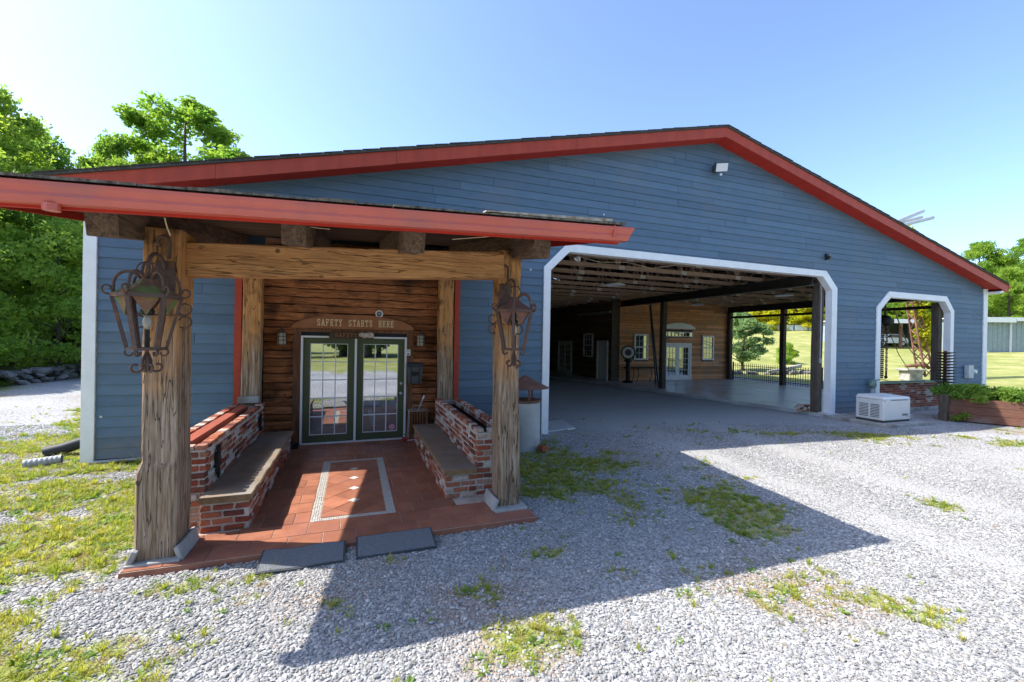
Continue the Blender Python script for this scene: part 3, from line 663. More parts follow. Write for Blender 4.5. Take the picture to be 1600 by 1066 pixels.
MB().lathe([(0,0),(.05,.01),(.05,.06),(0,.09)],(17.0,10.12,2.85),10,rot=Matrix.Rotation(R(90),3,'X')).build('door_lamp', MT['black'], iwall)
# panelled white door in the dark wall
m = MB(); m.box(12.50,12.58,10.52,10.61,.1,2.2); m.box(12.50,12.58,11.51,11.6,.1,2.2); m.box(12.50,12.58,10.61,11.51,2.1,2.2)
pf = m.build('door_frame', MT['white'], dwall)
m = MB(); m.box(12.545,12.575,10.615,11.505,.11,2.095)
for a,b in ((10.72,10.98),(11.13,11.39)):
    for c0,c1 in ((.25,.85),(1.0,1.5),(1.62,2.0)): m.box(12.53,12.544,a,b,c0,c1)
m.build('door_leaf', MT['white'], pf)
MB().box(12.44,12.55,10.3,13.7,3.66,3.76).build('wall_duct', MT['pvc'], dwall)
# gable fittings
fl = thing('floodlight', 'grey square floodlight high on the blue gable under the peak', 'floodlight', (8.95,-.05,6.75))
rot = Matrix.Rotation(R(-30),3,'Z') @ Matrix.Rotation(R(24),3,'X')
MB().box(8.88,9.02,-.09,-.032,6.70,6.86).build('mount', MT['blackm'], fl)
MB().obox((8.97,-.24,6.78),(.32,.15,.24),rot).build('housing', MT['blackm'], fl, bev=.02)
MB().obox(Vector((8.97,-.24,6.78))+rot@Vector((0,-.082,0)),(.28,.012,.20),rot).build('lens', MT['floodlens'], fl)
MB().lathe([(0,0),(.03,.0),(.03,.05),(0,.065)],(8.99,-.22,6.57),10).build('sensor', MT['white'], fl)
sn = thing('wall_sensor', 'small black sensor on the blue siding above the bay corner', 'sensor', (13.33,-.04,4.8))
m = MB(); m.box(13.28,13.38,-.10,-.032,4.73,4.91); m.obox((13.33,-.13,4.79),(.08,.06,.08),Matrix.Rotation(R(30),3,'X')); m.build('body', MT['black'], sn, bev=.01)
pv = thing('roof_pipes', 'bundle of bare metal pipes sticking out over the right roof slope', 'pipes', (16.6,.2,6.0))
for a,b in (((16.3,.2,rz(16.3)+.05),(18.75,.3,6.95)),((16.35,.5,rz(16.35)+.05),(19.05,.5,6.82)),((16.4,.0,rz(16.4)+.03),(18.9,.1,6.68)),((16.5,.3,rz(16.5)+.03),(17.6,.2,6.22))):
    MB().tube([a,b],.062,10).build('pipe', MT['alu'], pv, smooth='auto')
MB().box(16.25,16.62,-.05,.6,rz(16.5)+.02,rz(16.4)+.10).build('clamp', MT['alu'], pv)
# ================================================================ PORCH
TX = .04                                           # the hand-built porch climbs a little to the right
porch = thing('porch', 'timber porch with hewn posts, red gutter and low shed roof', 'porch', (0,-2,0))
timber((-1.69,-3.97,.05),(-1.67,-3.97,3.12),.27,.36,11,.0035,30,.016,wob=.006,swell=lambda t:(1.18,1.12,.012,0) if t<.29 else ((1.02,1,.0,0) if t<.8 else (1.08,1.04,.0,0))).build('front_post', MT['post'], porch)
timber((1.845,-3.80,.05),(1.82,-3.80,3.26),.28,.30,12,.004,30,.03,wob=.010,swell=lambda t:(1+.04*math.sin(t*9),1+.03*math.sin(t*7),0,0)).build('front_post', MT['post'], porch)
pb = MB(); pb.box(-1.90,-1.48,-4.24,-3.74,.0,.07); pb.obox((-1.86,-3.97,.10),(.05,.50,.17),Matrix.Rotation(R(22),3,'Y')); pb.obox((-1.50,-3.97,.10),(.04,.48,.15),Matrix.Rotation(R(-18),3,'Y'))
pb.build('post_footing', MT['concrete2'], porch, bev=.01)
pb = MB(); pb.box(1.64,2.06,-4.06,-3.56,.02,.08); pb.obox((1.655,-3.80,.12),(.04,.44,.15),Matrix.Rotation(R(20),3,'Y'))
pb.build('post_footing', MT['concrete2'], porch, bev=.01)
timber((-1.53,-3.93,2.935+TX*-1.5),(1.70,-3.93,2.935+TX*1.7+.05),.20,.32,21,.003,24,.012,wob=.004).build('front_beam', MT['timber'], porch)
for x,sd in ((-1.73,31),(1.79,32)):
    timber((x,-.06,.05),(x,-.06,3.45),.30,.22,sd,.004,22,.02).build('wall_post', MT['post'], porch)
for x0,x1 in ((-2.02,-1.91),(1.98,2.09)): MB().box(x0,x1,-.06,.01,.02,4.08).build('red_trim', MT['red'], porch)
dz = lambda x,y: 3.250 + TX*x + .16*(y+4.85)        # underside of the porch deck
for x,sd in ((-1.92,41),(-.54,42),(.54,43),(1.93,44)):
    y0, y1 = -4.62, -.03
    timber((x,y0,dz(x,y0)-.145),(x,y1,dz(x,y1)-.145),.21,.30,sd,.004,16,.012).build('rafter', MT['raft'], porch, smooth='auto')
# tie beams along both sides and wall plate
timber((-1.5,-.1,3.70),(1.7,-.1,3.78),.2,.22,51,.006,14,.02).build('wall_plate', MT['raft'], porch, smooth='auto')
PX0, PX1, PY0 = -2.76, 2.74, -4.86
y = PY0
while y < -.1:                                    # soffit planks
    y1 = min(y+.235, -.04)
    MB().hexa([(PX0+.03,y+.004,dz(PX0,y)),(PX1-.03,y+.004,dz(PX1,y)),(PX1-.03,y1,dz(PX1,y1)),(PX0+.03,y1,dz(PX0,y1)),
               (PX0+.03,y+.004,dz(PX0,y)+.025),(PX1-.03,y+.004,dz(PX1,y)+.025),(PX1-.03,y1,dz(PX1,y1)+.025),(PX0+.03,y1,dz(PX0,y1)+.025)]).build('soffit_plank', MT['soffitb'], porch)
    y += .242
rf = MB(); q = .026
for a,b,mi in ((q,.062,0),(.064,.085,1)):
    ya, yb = PY0-.02-(.02 if mi else 0), -.035
    rf.hexa([(PX0,ya,dz(PX0,ya)+a),(PX1,ya,dz(PX1,ya)+a),(PX1,yb,dz(PX1,yb)+a),(PX0,yb,dz(PX0,yb)+a),
             (PX0,ya,dz(PX0,ya)+b),(PX1,ya,dz(PX1,ya)+b),(PX1,yb,dz(PX1,yb)+b),(PX0,yb,dz(PX0,yb)+b)], mi)
proof = rf.build('roof', [MT['shingle_edge'], MT['shingle']], porch)
r5 = random.Random(9); x = PX0-.01
while x < PX1:                                    # shingle butts along the eave, slightly uneven
    w = .30+.02*r5.random(); x1 = min(x+w-.006, PX1+.02); t = .012+.016*r5.random(); ya = PY0-.150-.02*r5.random(); yb = PY0+.28; dd = .005*r5.random()
    MB().hexa([(x,ya,dz(x,ya)+.086),(x1,ya,dz(x1,ya)+.086),(x1,yb,dz(x1,yb)+.087),(x,yb,dz(x,yb)+.087),
               (x,ya,dz(x,ya)+.086+t),(x1,ya,dz(x1,ya)+.086+t+dd),(x1,yb,dz(x1,yb)+.096),(x,yb,dz(x,yb)+.096)]).build('shingle', MT['shingle_edge'], proof)
    x += w
MB().hexa([(1.2,PY0-.05,dz(1.2,PY0)+.118),(2.66,PY0-.05,dz(2.66,PY0)+.112),(2.66,PY0+.1,dz(2.66,PY0)+.13),(1.2,PY0+.1,dz(1.2,PY0)+.135),
           (1.2,PY0-.05,dz(1.2,PY0)+.130),(2.66,PY0-.05,dz(2.66,PY0)+.150),(2.66,PY0+.1,dz(2.66,PY0)+.15),(1.2,PY0+.1,dz(1.2,PY0)+.145)]).build('starter_board', MT['pale'], proof)
# K-style gutter as a bent sheet
gp = [(0,.135),(0,0),(-.085,0),(-.105,.045),(-.098,.07),(-.125,.115),(-.125,.14),(-.113,.14)]
gm_ = MB(); gx0, gx1 = PX0-.16, PX1+.06
prof = gp + [(p[0]+.006*(1 if i>1 else -1)*-1*0+ (.004 if i>1 else -.004), p[1]+.004) for i,p in reversed(list(enumerate(gp)))]
for i in range(len(prof)): pass
def gz(x): return 3.145 + TX*x
n_ = len(prof); gy = PY0-.045
vs = [(gx0,gy+p[0],gz(gx0)+p[1]) for p in prof]+[(gx1+(p[1]*.45),gy+p[0],gz(gx1)+p[1]) for p in prof]
gm_.add(vs, [(i,(i+1)%n_,(i+1)%n_+n_,i+n_) for i in range(n_)])
gm_.add([vs[n_+i] for i in range(8)], [tuple(range(8))]); gm_.add([vs[i] for i in range(8)], [tuple(range(8))])
gut = gm_.build('gutter', MT['gutter'], porch)
MB().box(gx1-.20,gx1-.185,gy-.130,gy-.08,gz(gx1)+.02,gz(gx1)+.142).build('gutter_seam', MT['gutter'], gut)
MB().hexa([(PX0,PY0-.044,gz(PX0)-.02),(PX1,PY0-.044,gz(PX1)-.02),(PX1,PY0-.018,gz(PX1)-.02),(PX0,PY0-.018,gz(PX0)-.02),
           (PX0,PY0-.044,gz(PX0)+.15),(PX1,PY0-.044,gz(PX1)+.15),(PX1,PY0-.018,gz(PX1)+.15),(PX0,PY0-.018,gz(PX0)+.15)]).build('fascia_board', MT['red2'], porch)
for x0 in (PX0-.028, PX1+.002):
    MB().hexa([(x0,PY0-.01,dz(x0,PY0)-.08),(x0+.026,PY0-.01,dz(x0,PY0)-.08),(x0+.026,-.035,dz(x0,-.035)-.08),(x0,-.035,dz(x0,-.035)-.08),
               (x0,PY0-.01,dz(x0,PY0)+.062),(x0+.026,PY0-.01,dz(x0,PY0)+.062),(x0+.026,-.035,dz(x0,-.035)+.062),(x0,-.035,dz(x0,-.035)+.062)]).build('rake_board', MT['red2'], porch)
MB().tube([(-2.05,gy-.06,gz(-2)+.0),(-2.05,gy-.06,gz(-2)-.05)],.05,12).build('gutter_outlet', MT['gutter'], porch)
c_ = MB(); c_.tube([(-.9+ .5*t, -4.35+.1*t, dz(-.9,-4.3)-.01-.10*t+.05*t*t) for t in np.linspace(0,1.3,10)],.004,5); c_.tube([(1.0+.7*t,-4.3,dz(1,-4.3)-.13+.12*t) for t in np.linspace(0,1,6)],.004,5)
c_.tube([(-1.63,-4.25,3.2),(-1.62,-4.22,3.12),(-1.60,-4.2,3.05)],.006,5)
c_.build('wire', MT['letter'], porch)
# log wall round the doors
lw = MB().box(-1.98,2.06,.30,.38,0,4.11).build('log_wall', MT['sheath'], porch)
lr = random.Random(15); zz = .03
while zz < 4.0:
    h_ = lr.uniform(.125,.175); zt = min(zz+h_, 4.09)
    iv = [(-1.60,1.66)]
    if zz < 2.2: iv = [(-1.60,-1.10),(1.17,1.66)]
    for a,b in iv:
        js = [a]+([a+(b-a)*lr.uniform(.3,.7)] if (b-a) > 2 and lr.random() < .7 else [])+[b]
        for p,q_ in zip(js[:-1],js[1:]):
            n = max(2,int((q_-p)/.14)); m = MB(); d = lr.uniform(.0,.05)
            for i in range(n+1):
                x = p+.002+(q_-p-.004)*i/n; e1, e2, e3 = [lr.uniform(-.009,.009) for _ in range(3)]
                m.v += [(x,.299,zz+.006),(x,.240-d+e3,zz+.012+e1),(x,.222-d+e3,(zz+zt)/2+e2),(x,.240-d+e3,zt-.008+e2),(x,.299,zt-.004)]
            for i in range(n):
                for j in range(4): A = i*5+j; m.f.append((A,A+5,A+6,A+1)); m.m.append(0)
            m.f += [(0,1,2,3,4),tuple(n*5+j for j in (4,3,2,1,0))]; m.m += [0,0]
            m.build('log_board', MT['log'], lw)
    zz = zt
# casing, sign and doors
MB().box(-1.10,-.965,.20,.31,.03,2.235).build('door_casing', MT['logx'], lw); MB().box(1.03,1.17,.20,.31,.03,2.235).build('door_casing', MT['logx'], lw)
MB().box(-1.10,1.17,.195,.31,2.236,2.30).build('door_casing', MT['logx'], lw)
DD = thing('double_door', 'pair of olive green glazed doors with white muntins under the sign', 'door', (.03,.3,.05))
m = MB(); m.box(-.962,-.925,.16,.33,.05,2.16); m.box(.99,1.028,.16,.33,.05,2.16); m.box(-.925,.99,.16,.33,2.125,2.16); m.box(-.925,.99,.15,.33,.05,.07)
m.build('frame', MT['doorwhite'], DD)
MB().box(.012,.055,.165,.215,.072,2.124).build('astragal', MT['doorwhite'], DD)
for k,(a,b) in enumerate(((-.922,.010),(.057,.987))):
    m = MB(); s0, s1 = (.125,.125); zb, zt = .215, 2.01
    m.box(a,a+s0,.215,.26,.072,2.122); m.box(b-s1,b,.215,.26,.072,2.122); m.box(a+s0,b-s1,.215,.26,.072,zb); m.box(a+s0,b-s1,.215,.26,zt,2.122)
    leaf = m.build('door_leaf', MT['green'], DD)
    gx, gw = a+s0, (b-s1-a-s0)
    for i in range(3):
        for j in range(5):
            MB().box(gx+gw*i/3+.004,gx+gw*(i+1)/3-.004,.232,.24,zb+(zt-zb)*j/5+.004,zb+(zt-zb)*(j+1)/5-.004).build('pane', MT['pane'], leaf)
    m = MB()
    for i in range(4):
        x = gx+gw*i/3; w = .009; m.box(x-w if i else x, x+w if i<3 else x, .2085,.2465,zb,zt)
    for j in range(6):
        z_ = zb+(zt-zb)*j/5; m.box(gx+.010,gx+gw-.010,.2095,.2455,z_-.009 if j else z_, z_+.009 if j<5 else z_)
    m.build('muntins', MT['doorwhite'], leaf)
    if k: 
        MB().lathe([(0,0),(.028,0),(.028,.02),(0,.028)],(.925,.214,1.20),12,rot=Matrix.Rotation(R(90),3,'X')).build('deadbolt', MT['alu'], leaf)
        h = MB().lathe([(0,0),(.03,0),(.012,.02),(.012,.05),(.03,.06),(.028,.085),(0,.09)],(.925,.214,1.0),12,rot=Matrix.Rotation(R(90),3,'X')); h.build('door_knob', MT['alu'], leaf, smooth=True)
        MB().lathe([(0,0),(.062,0),(.062,.003),(0,.003)],(.76,.231,.30),16,rot=Matrix.Rotation(R(90),3,'X')).build('sticker', MT['pink'], leaf)
SG = thing('arched_sign', 'rust brown arched sign reading SAFETY STARTS HERE over the green doors', 'sign', (.02,.2,2.25))
ax0, ax1, az0, ah = -1.13, 1.17, 2.305, .285
arc = [(ax0,az0)]+[((ax0+ax1)/2-(ax1-ax0)/2*math.cos(t), az0+ah*math.sin(t)**1.0) for t in np.linspace(0,math.pi,25)][1:-1]+[(ax1,az0)]
MB().prism(arc,.135,.19).build('board', MT['sign'], SG, bev=.004)
GL = {'S':[[(.95,.78),(.8,.96),(.5,1),(.2,.95),(.08,.78),(.18,.6),(.5,.5),(.82,.4),(.93,.22),(.8,.05),(.5,0),(.2,.05),(.05,.24)]],
 'A':[[(.02,0),(.5,1),(.98,0)],[(.2,.35),(.8,.35)],[(-.08,0),(.22,0)],[(.78,0),(1.08,0)]],
 'F':[[(.15,0),(.15,1),(.92,1),(.92,.82)],[(.15,.52),(.65,.52)],[(0,0),(.35,0)],[(.65,.42),(.65,.62)],[(0,1),(.15,1)]],
 'E':[[(.92,.18),(.92,0),(.0,0)],[(.15,0),(.15,1)],[(0,1),(.92,1),(.92,.82)],[(.15,.52),(.65,.52)],[(.65,.42),(.65,.62)]],
 'T':[[(.02,.8),(.02,1),(.98,1),(.98,.8)],[(.5,1),(.5,0)],[(.3,0),(.7,0)]],
 'Y':[[(.02,1),(.5,.5),(.98,1)],[(.5,.5),(.5,0)],[(.3,0),(.7,0)],[(-.08,1),(.2,1)],[(.8,1),(1.08,1)]],
 'R':[[(0,0),(.35,0)],[(.15,0),(.15,1)],[(0,1),(.7,1),(.92,.88),(.92,.64),(.7,.52),(.15,.52)],[(.6,.52),(.9,.0),(1.05,0)]],
 'H':[[(.15,0),(.15,1)],[(.85,0),(.85,1)],[(.15,.52),(.85,.52)],[(0,0),(.3,0)],[(.7,0),(1,0)],[(0,1),(.3,1)],[(.7,1),(1,1)]]}
def lettering(text, x0, x1, z0, h, y, sw, parent, mat_, th=.006):
    n = len(text); pitch = (x1-x0)/n
    for i,ch in enumerate(text):
        if ch == ' ': continue
        m = MB(); lx = x0+pitch*i+pitch*.17; lw_ = pitch*.60; k = 0
        for st in GL[ch]:
            for p,q_ in zip(st[:-1],st[1:]):
                a = Vector((lx+p[0]*lw_, y-.0004*k, z0+p[1]*h)); b = Vector((lx+q_[0]*lw_, y-.0004*k, z0+q_[1]*h)); d = (b-a).normalized()*sw*.5
                m.beam(a-d,b+d, th, sw, upv=(0,1,0)) if False else m.obox((a+b)/2,((b-a).length+sw,th,sw),Matrix.Rotation(-math.atan2(b.z-a.z,b.x-a.x),3,'Y')); k += 1
        m.build('letter', mat_, parent)
for w,x0,x1 in (('SAFETY',-.69,-.22),('STARTS',-.12,.35),('HERE',.45,.765)): lettering(w,x0,x1,2.365,.118,.131,.0135,SG,MT['letter'])
PK = thing('wooden_plaque', 'dark old plank with faded lettering hung below the arched sign', 'plaque', (-.05,.15,2.1))
MB().box(-.46,.36,.105,.133,2.115,2.245).build('board', MT['plank'], PK, bev=.005)
lettering('SAFETY',-.36,.06,2.15,.065,.102,.009,PK,MT['sign'])
bl = MB(); rb = random.Random(3)
for i in range(7): bl.lathe([(0,0),(.035+rb.random()*.025,.0),(.03,.004),(0,.005)],(.12+.033*i,.1045-.0006*i,2.19+rb.uniform(-.02,.025)),9,rot=Matrix.Rotation(R(90),3,'X'))
bl.build('worn_paint', MT['pale'], PK)
RG = thing('round_gauge', 'small round white rimmed gauge on the log wall above the sign', 'gauge', (.47,.2,2.62))
m = MB(); 
prf = [(.048,0),(.07,0),(.078,.015),(.07,.03),(.05,.026),(.048,0)]
m.lathe(prf,(.47,.205,2.63),20,rot=Matrix.Rotation(R(90),3,'X')); m.build('rim', MT['white'], RG, smooth='auto'); MB().lathe([(0,0),(.052,0),(.05,.012),(0,.014)],(.47,.205,2.63),20,rot=Matrix.Rotation(R(90),3,'X')).build('face', MT['blackm'], RG)
MB().lathe([(0,0),(.022,0),(.02,.012),(0,.014)],(.475,.19,2.635),12,rot=Matrix.Rotation(R(90),3,'X')).build('dial', MT['alu'], RG)
def cage_lamp(x, label):
    o = thing('wall_lamp', label, 'lamp', (x,.12,1.95), 'caged glass lamps beside the doors')
    MB().lathe([(0,0),(.075,0),(.078,.02),(.07,.21),(.055,.24),(0,.25)],(x,.12,1.98),14).build('glass', MT['lampglass'], o, smooth='auto')
    m = MB()
    for z_ in (1.985,2.06,2.13,2.20): m.lathe([(.080,0),(.086,0),(.086,.012),(.080,.012),(.080,0)],(x,.12,z_),14)
    for k in range(6): a = k*math.pi/3; m.tube([(x+.083*math.cos(a),.12+.083*math.sin(a),1.98),(x+.083*math.cos(a),.12+.083*math.sin(a),2.21),(x+.05*math.cos(a),.12+.05*math.sin(a),2.245)],.005,5)
    m.build('cage', MT['iron'], o)
    MB().lathe([(0,0),(.06,0),(.05,.03),(.02,.05),(.012,.09),(0,.1)],(x,.12,2.235),12).build('cap', MT['iron'], o)
    MB().box(x-.03,x+.03,.13,.20,2.2,2.28).build('bracket', MT['iron'], o); return o
cage_lamp(-1.285,'caged glass lamp on the log wall left of the green doors'); cage_lamp(1.31,'caged glass lamp on the log wall right of the green doors')
KP = thing('keypad', 'small white keypad on the casing right of the green doors', 'keypad', (1.06,.18,1.8))
MB().box(1.015,1.105,.165,.199,1.785,1.91).build('case', MT['white'], KP, bev=.006); MB().box(1.035,1.085,.160,.164,1.86,1.895).build('screen', MT['metergrey'], KP); MB().box(1.04,1.08,.161,.1645,1.80,1.835).build('keys', MT['gletter'], KP)
MX = thing('mailbox', 'charcoal metal mailbox with a dark bird emblem beside the doors', 'mailbox', (1.2,.12,1.2))
bx_ = MB().hexa([(1.06,.06,1.20),(1.33,.06,1.20),(1.33,.195,1.20),(1.06,.195,1.20),(1.035,.04,1.56),(1.355,.04,1.56),(1.355,.195,1.56),(1.035,.195,1.56)])
bx_.build('body', MT['blackm'], MX, bev=.012)
MB().hexa([(1.02,.02,1.563),(1.37,.02,1.563),(1.37,.195,1.563),(1.02,.195,1.563),(1.03,.06,1.61),(1.36,.06,1.61),(1.36,.195,1.645),(1.03,.195,1.645)]).build('lid', MT['blackm'], MX, bev=.01)
bird = [(-.09,.02),(-.075,.055),(-.045,.06),(-.02,.035),(0,.07),(.02,.035),(.045,.06),(.075,.055),(.09,.02),(.07,-.03),(.055,.005),(.04,-.04),(.022,0),(0,-.05),(-.022,0),(-.04,-.04),(-.055,.005),(-.07,-.03)]
MB().prism([(1.195+p[0]*.8,1.40+p[1]*.9) for p in bird],.030,.052).build('emblem', MT['black'], MX)
for x in (1.115,1.275): MB().box(x-.006,x+.006,.036,.060,1.21,1.55).build('seam', MT['black'], MX)
SD = thing('spindle_rack', 'small rack of turned wooden spindles with a wire tray beside the door', 'rack', (1.25,.03,.05))
for k in range(7):
    x = 1.10+k*.05; yv = -.06+.05*math.sin(k); h = MB()
    h.lathe([(.008,0)]+[(.012+.010*(i%2),.03+i*.035) for i in range(14)]+[(.01,.56)],(x,yv+.03,.09),8); h.build('spindle', MT['wood'], SD, smooth=True)
m = MB(); m.tube([(1.06,-.03,.06),(1.09,-.02,.66)],.009,6); m.tube([(1.46,-.03,.06),(1.44,-.02,.66)],.009,6); m.tube([(1.06,.13,.06),(1.09,.12,.66)],.009,6); m.tube([(1.46,.13,.06),(1.44,.12,.66)],.009,6); m.build('leg', MT['alu'], SD)
m = MB()
for k in range(10): x = 1.07+k*.042; m.tube([(x,-.08,.665),(x+.01,.02,.69),(x,.12,.665)],.006,5)
m.tube([(1.06,-.08,.66),(1.46,-.08,.66),(1.46,.13,.66),(1.06,.13,.66),(1.06,-.08,.66)],.010,6); m.tube([(1.12,-.08,.66),(1.14,-.05,.76),(1.38,-.05,.76),(1.41,-.08,.66)],.006,6)
m.build('wire_tray', MT['pale'], SD)
m = MB(); m.tube([(1.26,.02,.66),(1.36,.05,.88)],.008,6); m.build('brush_handle', MT['alu'], SD); MB().tube([(1.36,.05,.88),(1.39,.06,.95)],.016,8).build('grip', MT['white'], SD)
BB = thing('boot_brush', 'red boot brush with tan bristles on the tiles by the door', 'brush', (1.1,0,.05))
MB().hexa([(.95,-.10,.052),(1.33,-.06,.052),(1.33,.13,.052),(.95,.13,.052),(.97,-.07,.10),(1.31,-.03,.10),(1.31,.12,.10),(.97,.12,.10)]).build('base', MT['redplas'], BB, bev=.008)
MB().obox((1.15,-.083,.076),(.22,.006,.018),Matrix.Rotation(R(6),3,'Z')).build('print', MT['white'], BB)
m = MB(); 
for k in range(24): m.beam((.99+.3*rb.random(),-.03+.13*rb.random(),.10),(.98+.32*rb.random(),-.03+.14*rb.random(),.16),.03,.02)
m.build('bristles', MT['bristle'], BB)
BT = thing('boot_tray', 'black rubber tray on the tiles left of the green doors', 'tray', (-1.05,-.02,.05))
m = MB(); m.box(-1.20,-.95,-.16,.13,.051,.065); m.box(-1.20,-1.17,-.16,.13,.066,.10); m.box(-.98,-.95,-.16,.13,.066,.10); m.box(-1.17,-.98,-.16,-.13,.066,.10); m.box(-1.17,-.98,.1,.13,.066,.10); m.build('tray', MT['black'], BT, bev=.006)
MB().tube([(-1.12,-.08,.09),(-1.06,0,.12),(-1.02,.06,.10)],.035,8).build('boot', MT['black'], BT)

# ---------------------------------------------------------------- porch floor
fb = MB().prism([(-1.905,-4.303),(2.085,-4.303),(2.085,.22),(-1.905,.22)], -.06, .043, 'xy'); fb.m = [0,0]+[1]*4
pf_ = fb.build('porch_floor', [MT['grout'], MT['tile']], None); struct(pf_)
def clip(poly, a, b, c):          # keep a*x+b*y<=c
    o = []
    for i in range(len(poly)):
        p, q_ = poly[i], poly[(i+1)%len(poly)]; dp, dq = a*p[0]+b*p[1]-c, a*q_[0]+b*q_[1]-c
        if dp <= 0: o.append(p)
        if (dp < 0 < dq) or (dq < 0 < dp):
            t = dp/(dp-dq); o.append((p[0]+(q_[0]-p[0])*t, p[1]+(q_[1]-p[1])*t))
    return o
MX0, MX1, MY0, MY1 = -.44, .50, -4.30+.315*2, -4.30+.315*10
tr_ = random.Random(8); cache = {}
def tile(poly):
    z0, z1 = .0435, .050+tr_.uniform(-.0008,.0012)
    if len(poly) < 3: return
    MB().prism(poly, z0, z1, 'xy').build('floor_tile', MT['tile'], pf_)
for row in range(15):
    y0 = -4.30+.315*row; y1 = min(y0+.315, .20); off = (row%2)*.165
    x = -1.93-.33+off
    while x < 2.1:
        a, b = max(x,-1.90)+.005, min(x+.33,2.08)-.005
        if row < 2 or row >= 2:
            lim = (-1.90,2.08)
            if row >= 2: lim = (-1.12,1.24)
        a, b = max(a,lim[0]), min(b,lim[1])
        if b-a > .03:
            segs = [(a,b)]
            if MY0-.01 < (y0+y1)/2 < MY1+.01:
                segs = []
                if a < MX0-.006: segs.append((a,min(b,MX0-.006)))
                if b > MX1+.006: segs.append((max(a,MX1+.006),b))
            for p,q_ in segs:
                if q_-p > .012: tile([(p,y0+.005),(q_,y0+.005),(q_,y1-.005),(p,y1-.005)])
        x += .33
ix0, ix1, iy0, iy1 = MX0+.105, MX1-.105, MY0+.09, MY1-.09
s = .33
cxm, cym = (ix0+ix1)/2, (iy0+iy1)/2
for i in range(-8,9):
    for j in range(-8,9):
        cx = cxm+(i-j)*s*.7071; cy = cym+(i+j)*s*.7071; h = s*.7071-.007
        pl = [(cx,cy-h),(cx+h,cy),(cx,cy+h),(cx-h,cy)]
        for a,b,c in ((1,0,ix1-.004),(-1,0,-ix0-.004),(0,1,iy1-.004),(0,-1,-iy0-.004)): pl = clip(pl,a,b,c) if len(pl)>2 else []
        if len(pl) > 2: tile(pl)
for k in range(4):
    cx, cy = cxm, cym-.7071*s*(2*(k-1.5)); d = .07
    MB().prism([(cx,cy-d),(cx+d,cy),(cx,cy+d),(cx-d,cy)],.0505,.0535,'xy').build('mosaic_inset', MT['pebl'], pf_)
pm = MB(); pr_ = random.Random(5)
def pebbles(x0,x1,y0,y1):
    x = x0+.012
    while x < x1-.008:
        y = y0+.012
        while y < y1-.008:
            r_ = pr_.uniform(.0085,.0125); n = 5; a0 = pr_.random()*6; sx = pr_.uniform(.8,1.35)
            P = [(x+pr_.uniform(-.003,.003)+r_*sx*math.cos(a0+6.283*k/n), y+pr_.uniform(-.003,.003)+r_*math.sin(a0+6.283*k/n)) for k in range(n)]
            pm.prism(P,.043,.0505+pr_.uniform(0,.002),'xy'); y += .0245
        x += .0255
pebbles(MX0,MX0+.10,MY0,MY1); pebbles(MX1-.10,MX1,MY0,MY1); pebbles(MX0+.10,MX1-.10,MY0,MY0+.085); pebbles(MX0+.10,MX1-.10,MY1-.085,MY1)
tag(pm.build('mosaic_border', MT['pebl'], pf_), kind='stuff')
def floor_mat(x0,x1,y0,y1,label,wave,tilt):
    o = thing('door_mat', label, 'mat', ((x0+x1)/2,(y0+y1)/2,.05), 'rubber mats at the porch edge'); n = 14
    def top(x,y):
        t = (x-x0)/(x1-x0); over = max(0, -4.335-y); return .056+wave*math.sin(t*9+.5)*.5+wave*.5 - over*tilt
    for nm,ins,dz_,mt in (('rim',0,0,'matedge'),('pad',.018,.004,'mat')):
        m = MB(); xs_ = np.linspace(x0+ins,x1-ins,n); ys_ = np.linspace(y0+ins,y1-ins,7)
        for x in xs_:
            for y in ys_: m.v.append((x,y+ (.012*math.sin(x*14) if wave and y>y1-.1 else 0),top(x,y)+dz_))
        N_ = len(m.v); m.v += [(p[0],p[1],p[2]-(.012 if nm=='rim' else .005)) for p in m.v]
        for i in range(n-1):
            for j in range(6):
                A = i*7+j; m.f.append((A,A+7,A+8,A+1)); m.f.append((N_+A,N_+A+1,N_+A+8,N_+A+7))
        for i in range(n-1):
            for j in (0,6): A = i*7+j; m.f.append((A,A+7,A+7+N_,A+N_))
        for j in range(6):
            for i in (0,n-1): A = i*7+j; m.f.append((A,A+1,A+1+N_,A+N_))
        m.m = [0]*len(m.f); m.build(nm, MT[mt], o)
floor_mat(-.80,-.05,-4.64,-4.27,'wavy grey rubber mat at the porch edge, the left of two',.008,.12)
floor_mat(.05,.83,-4.62,-4.22,'flat dark grey rubber mat at the porch edge, the right of two',0.,.12)

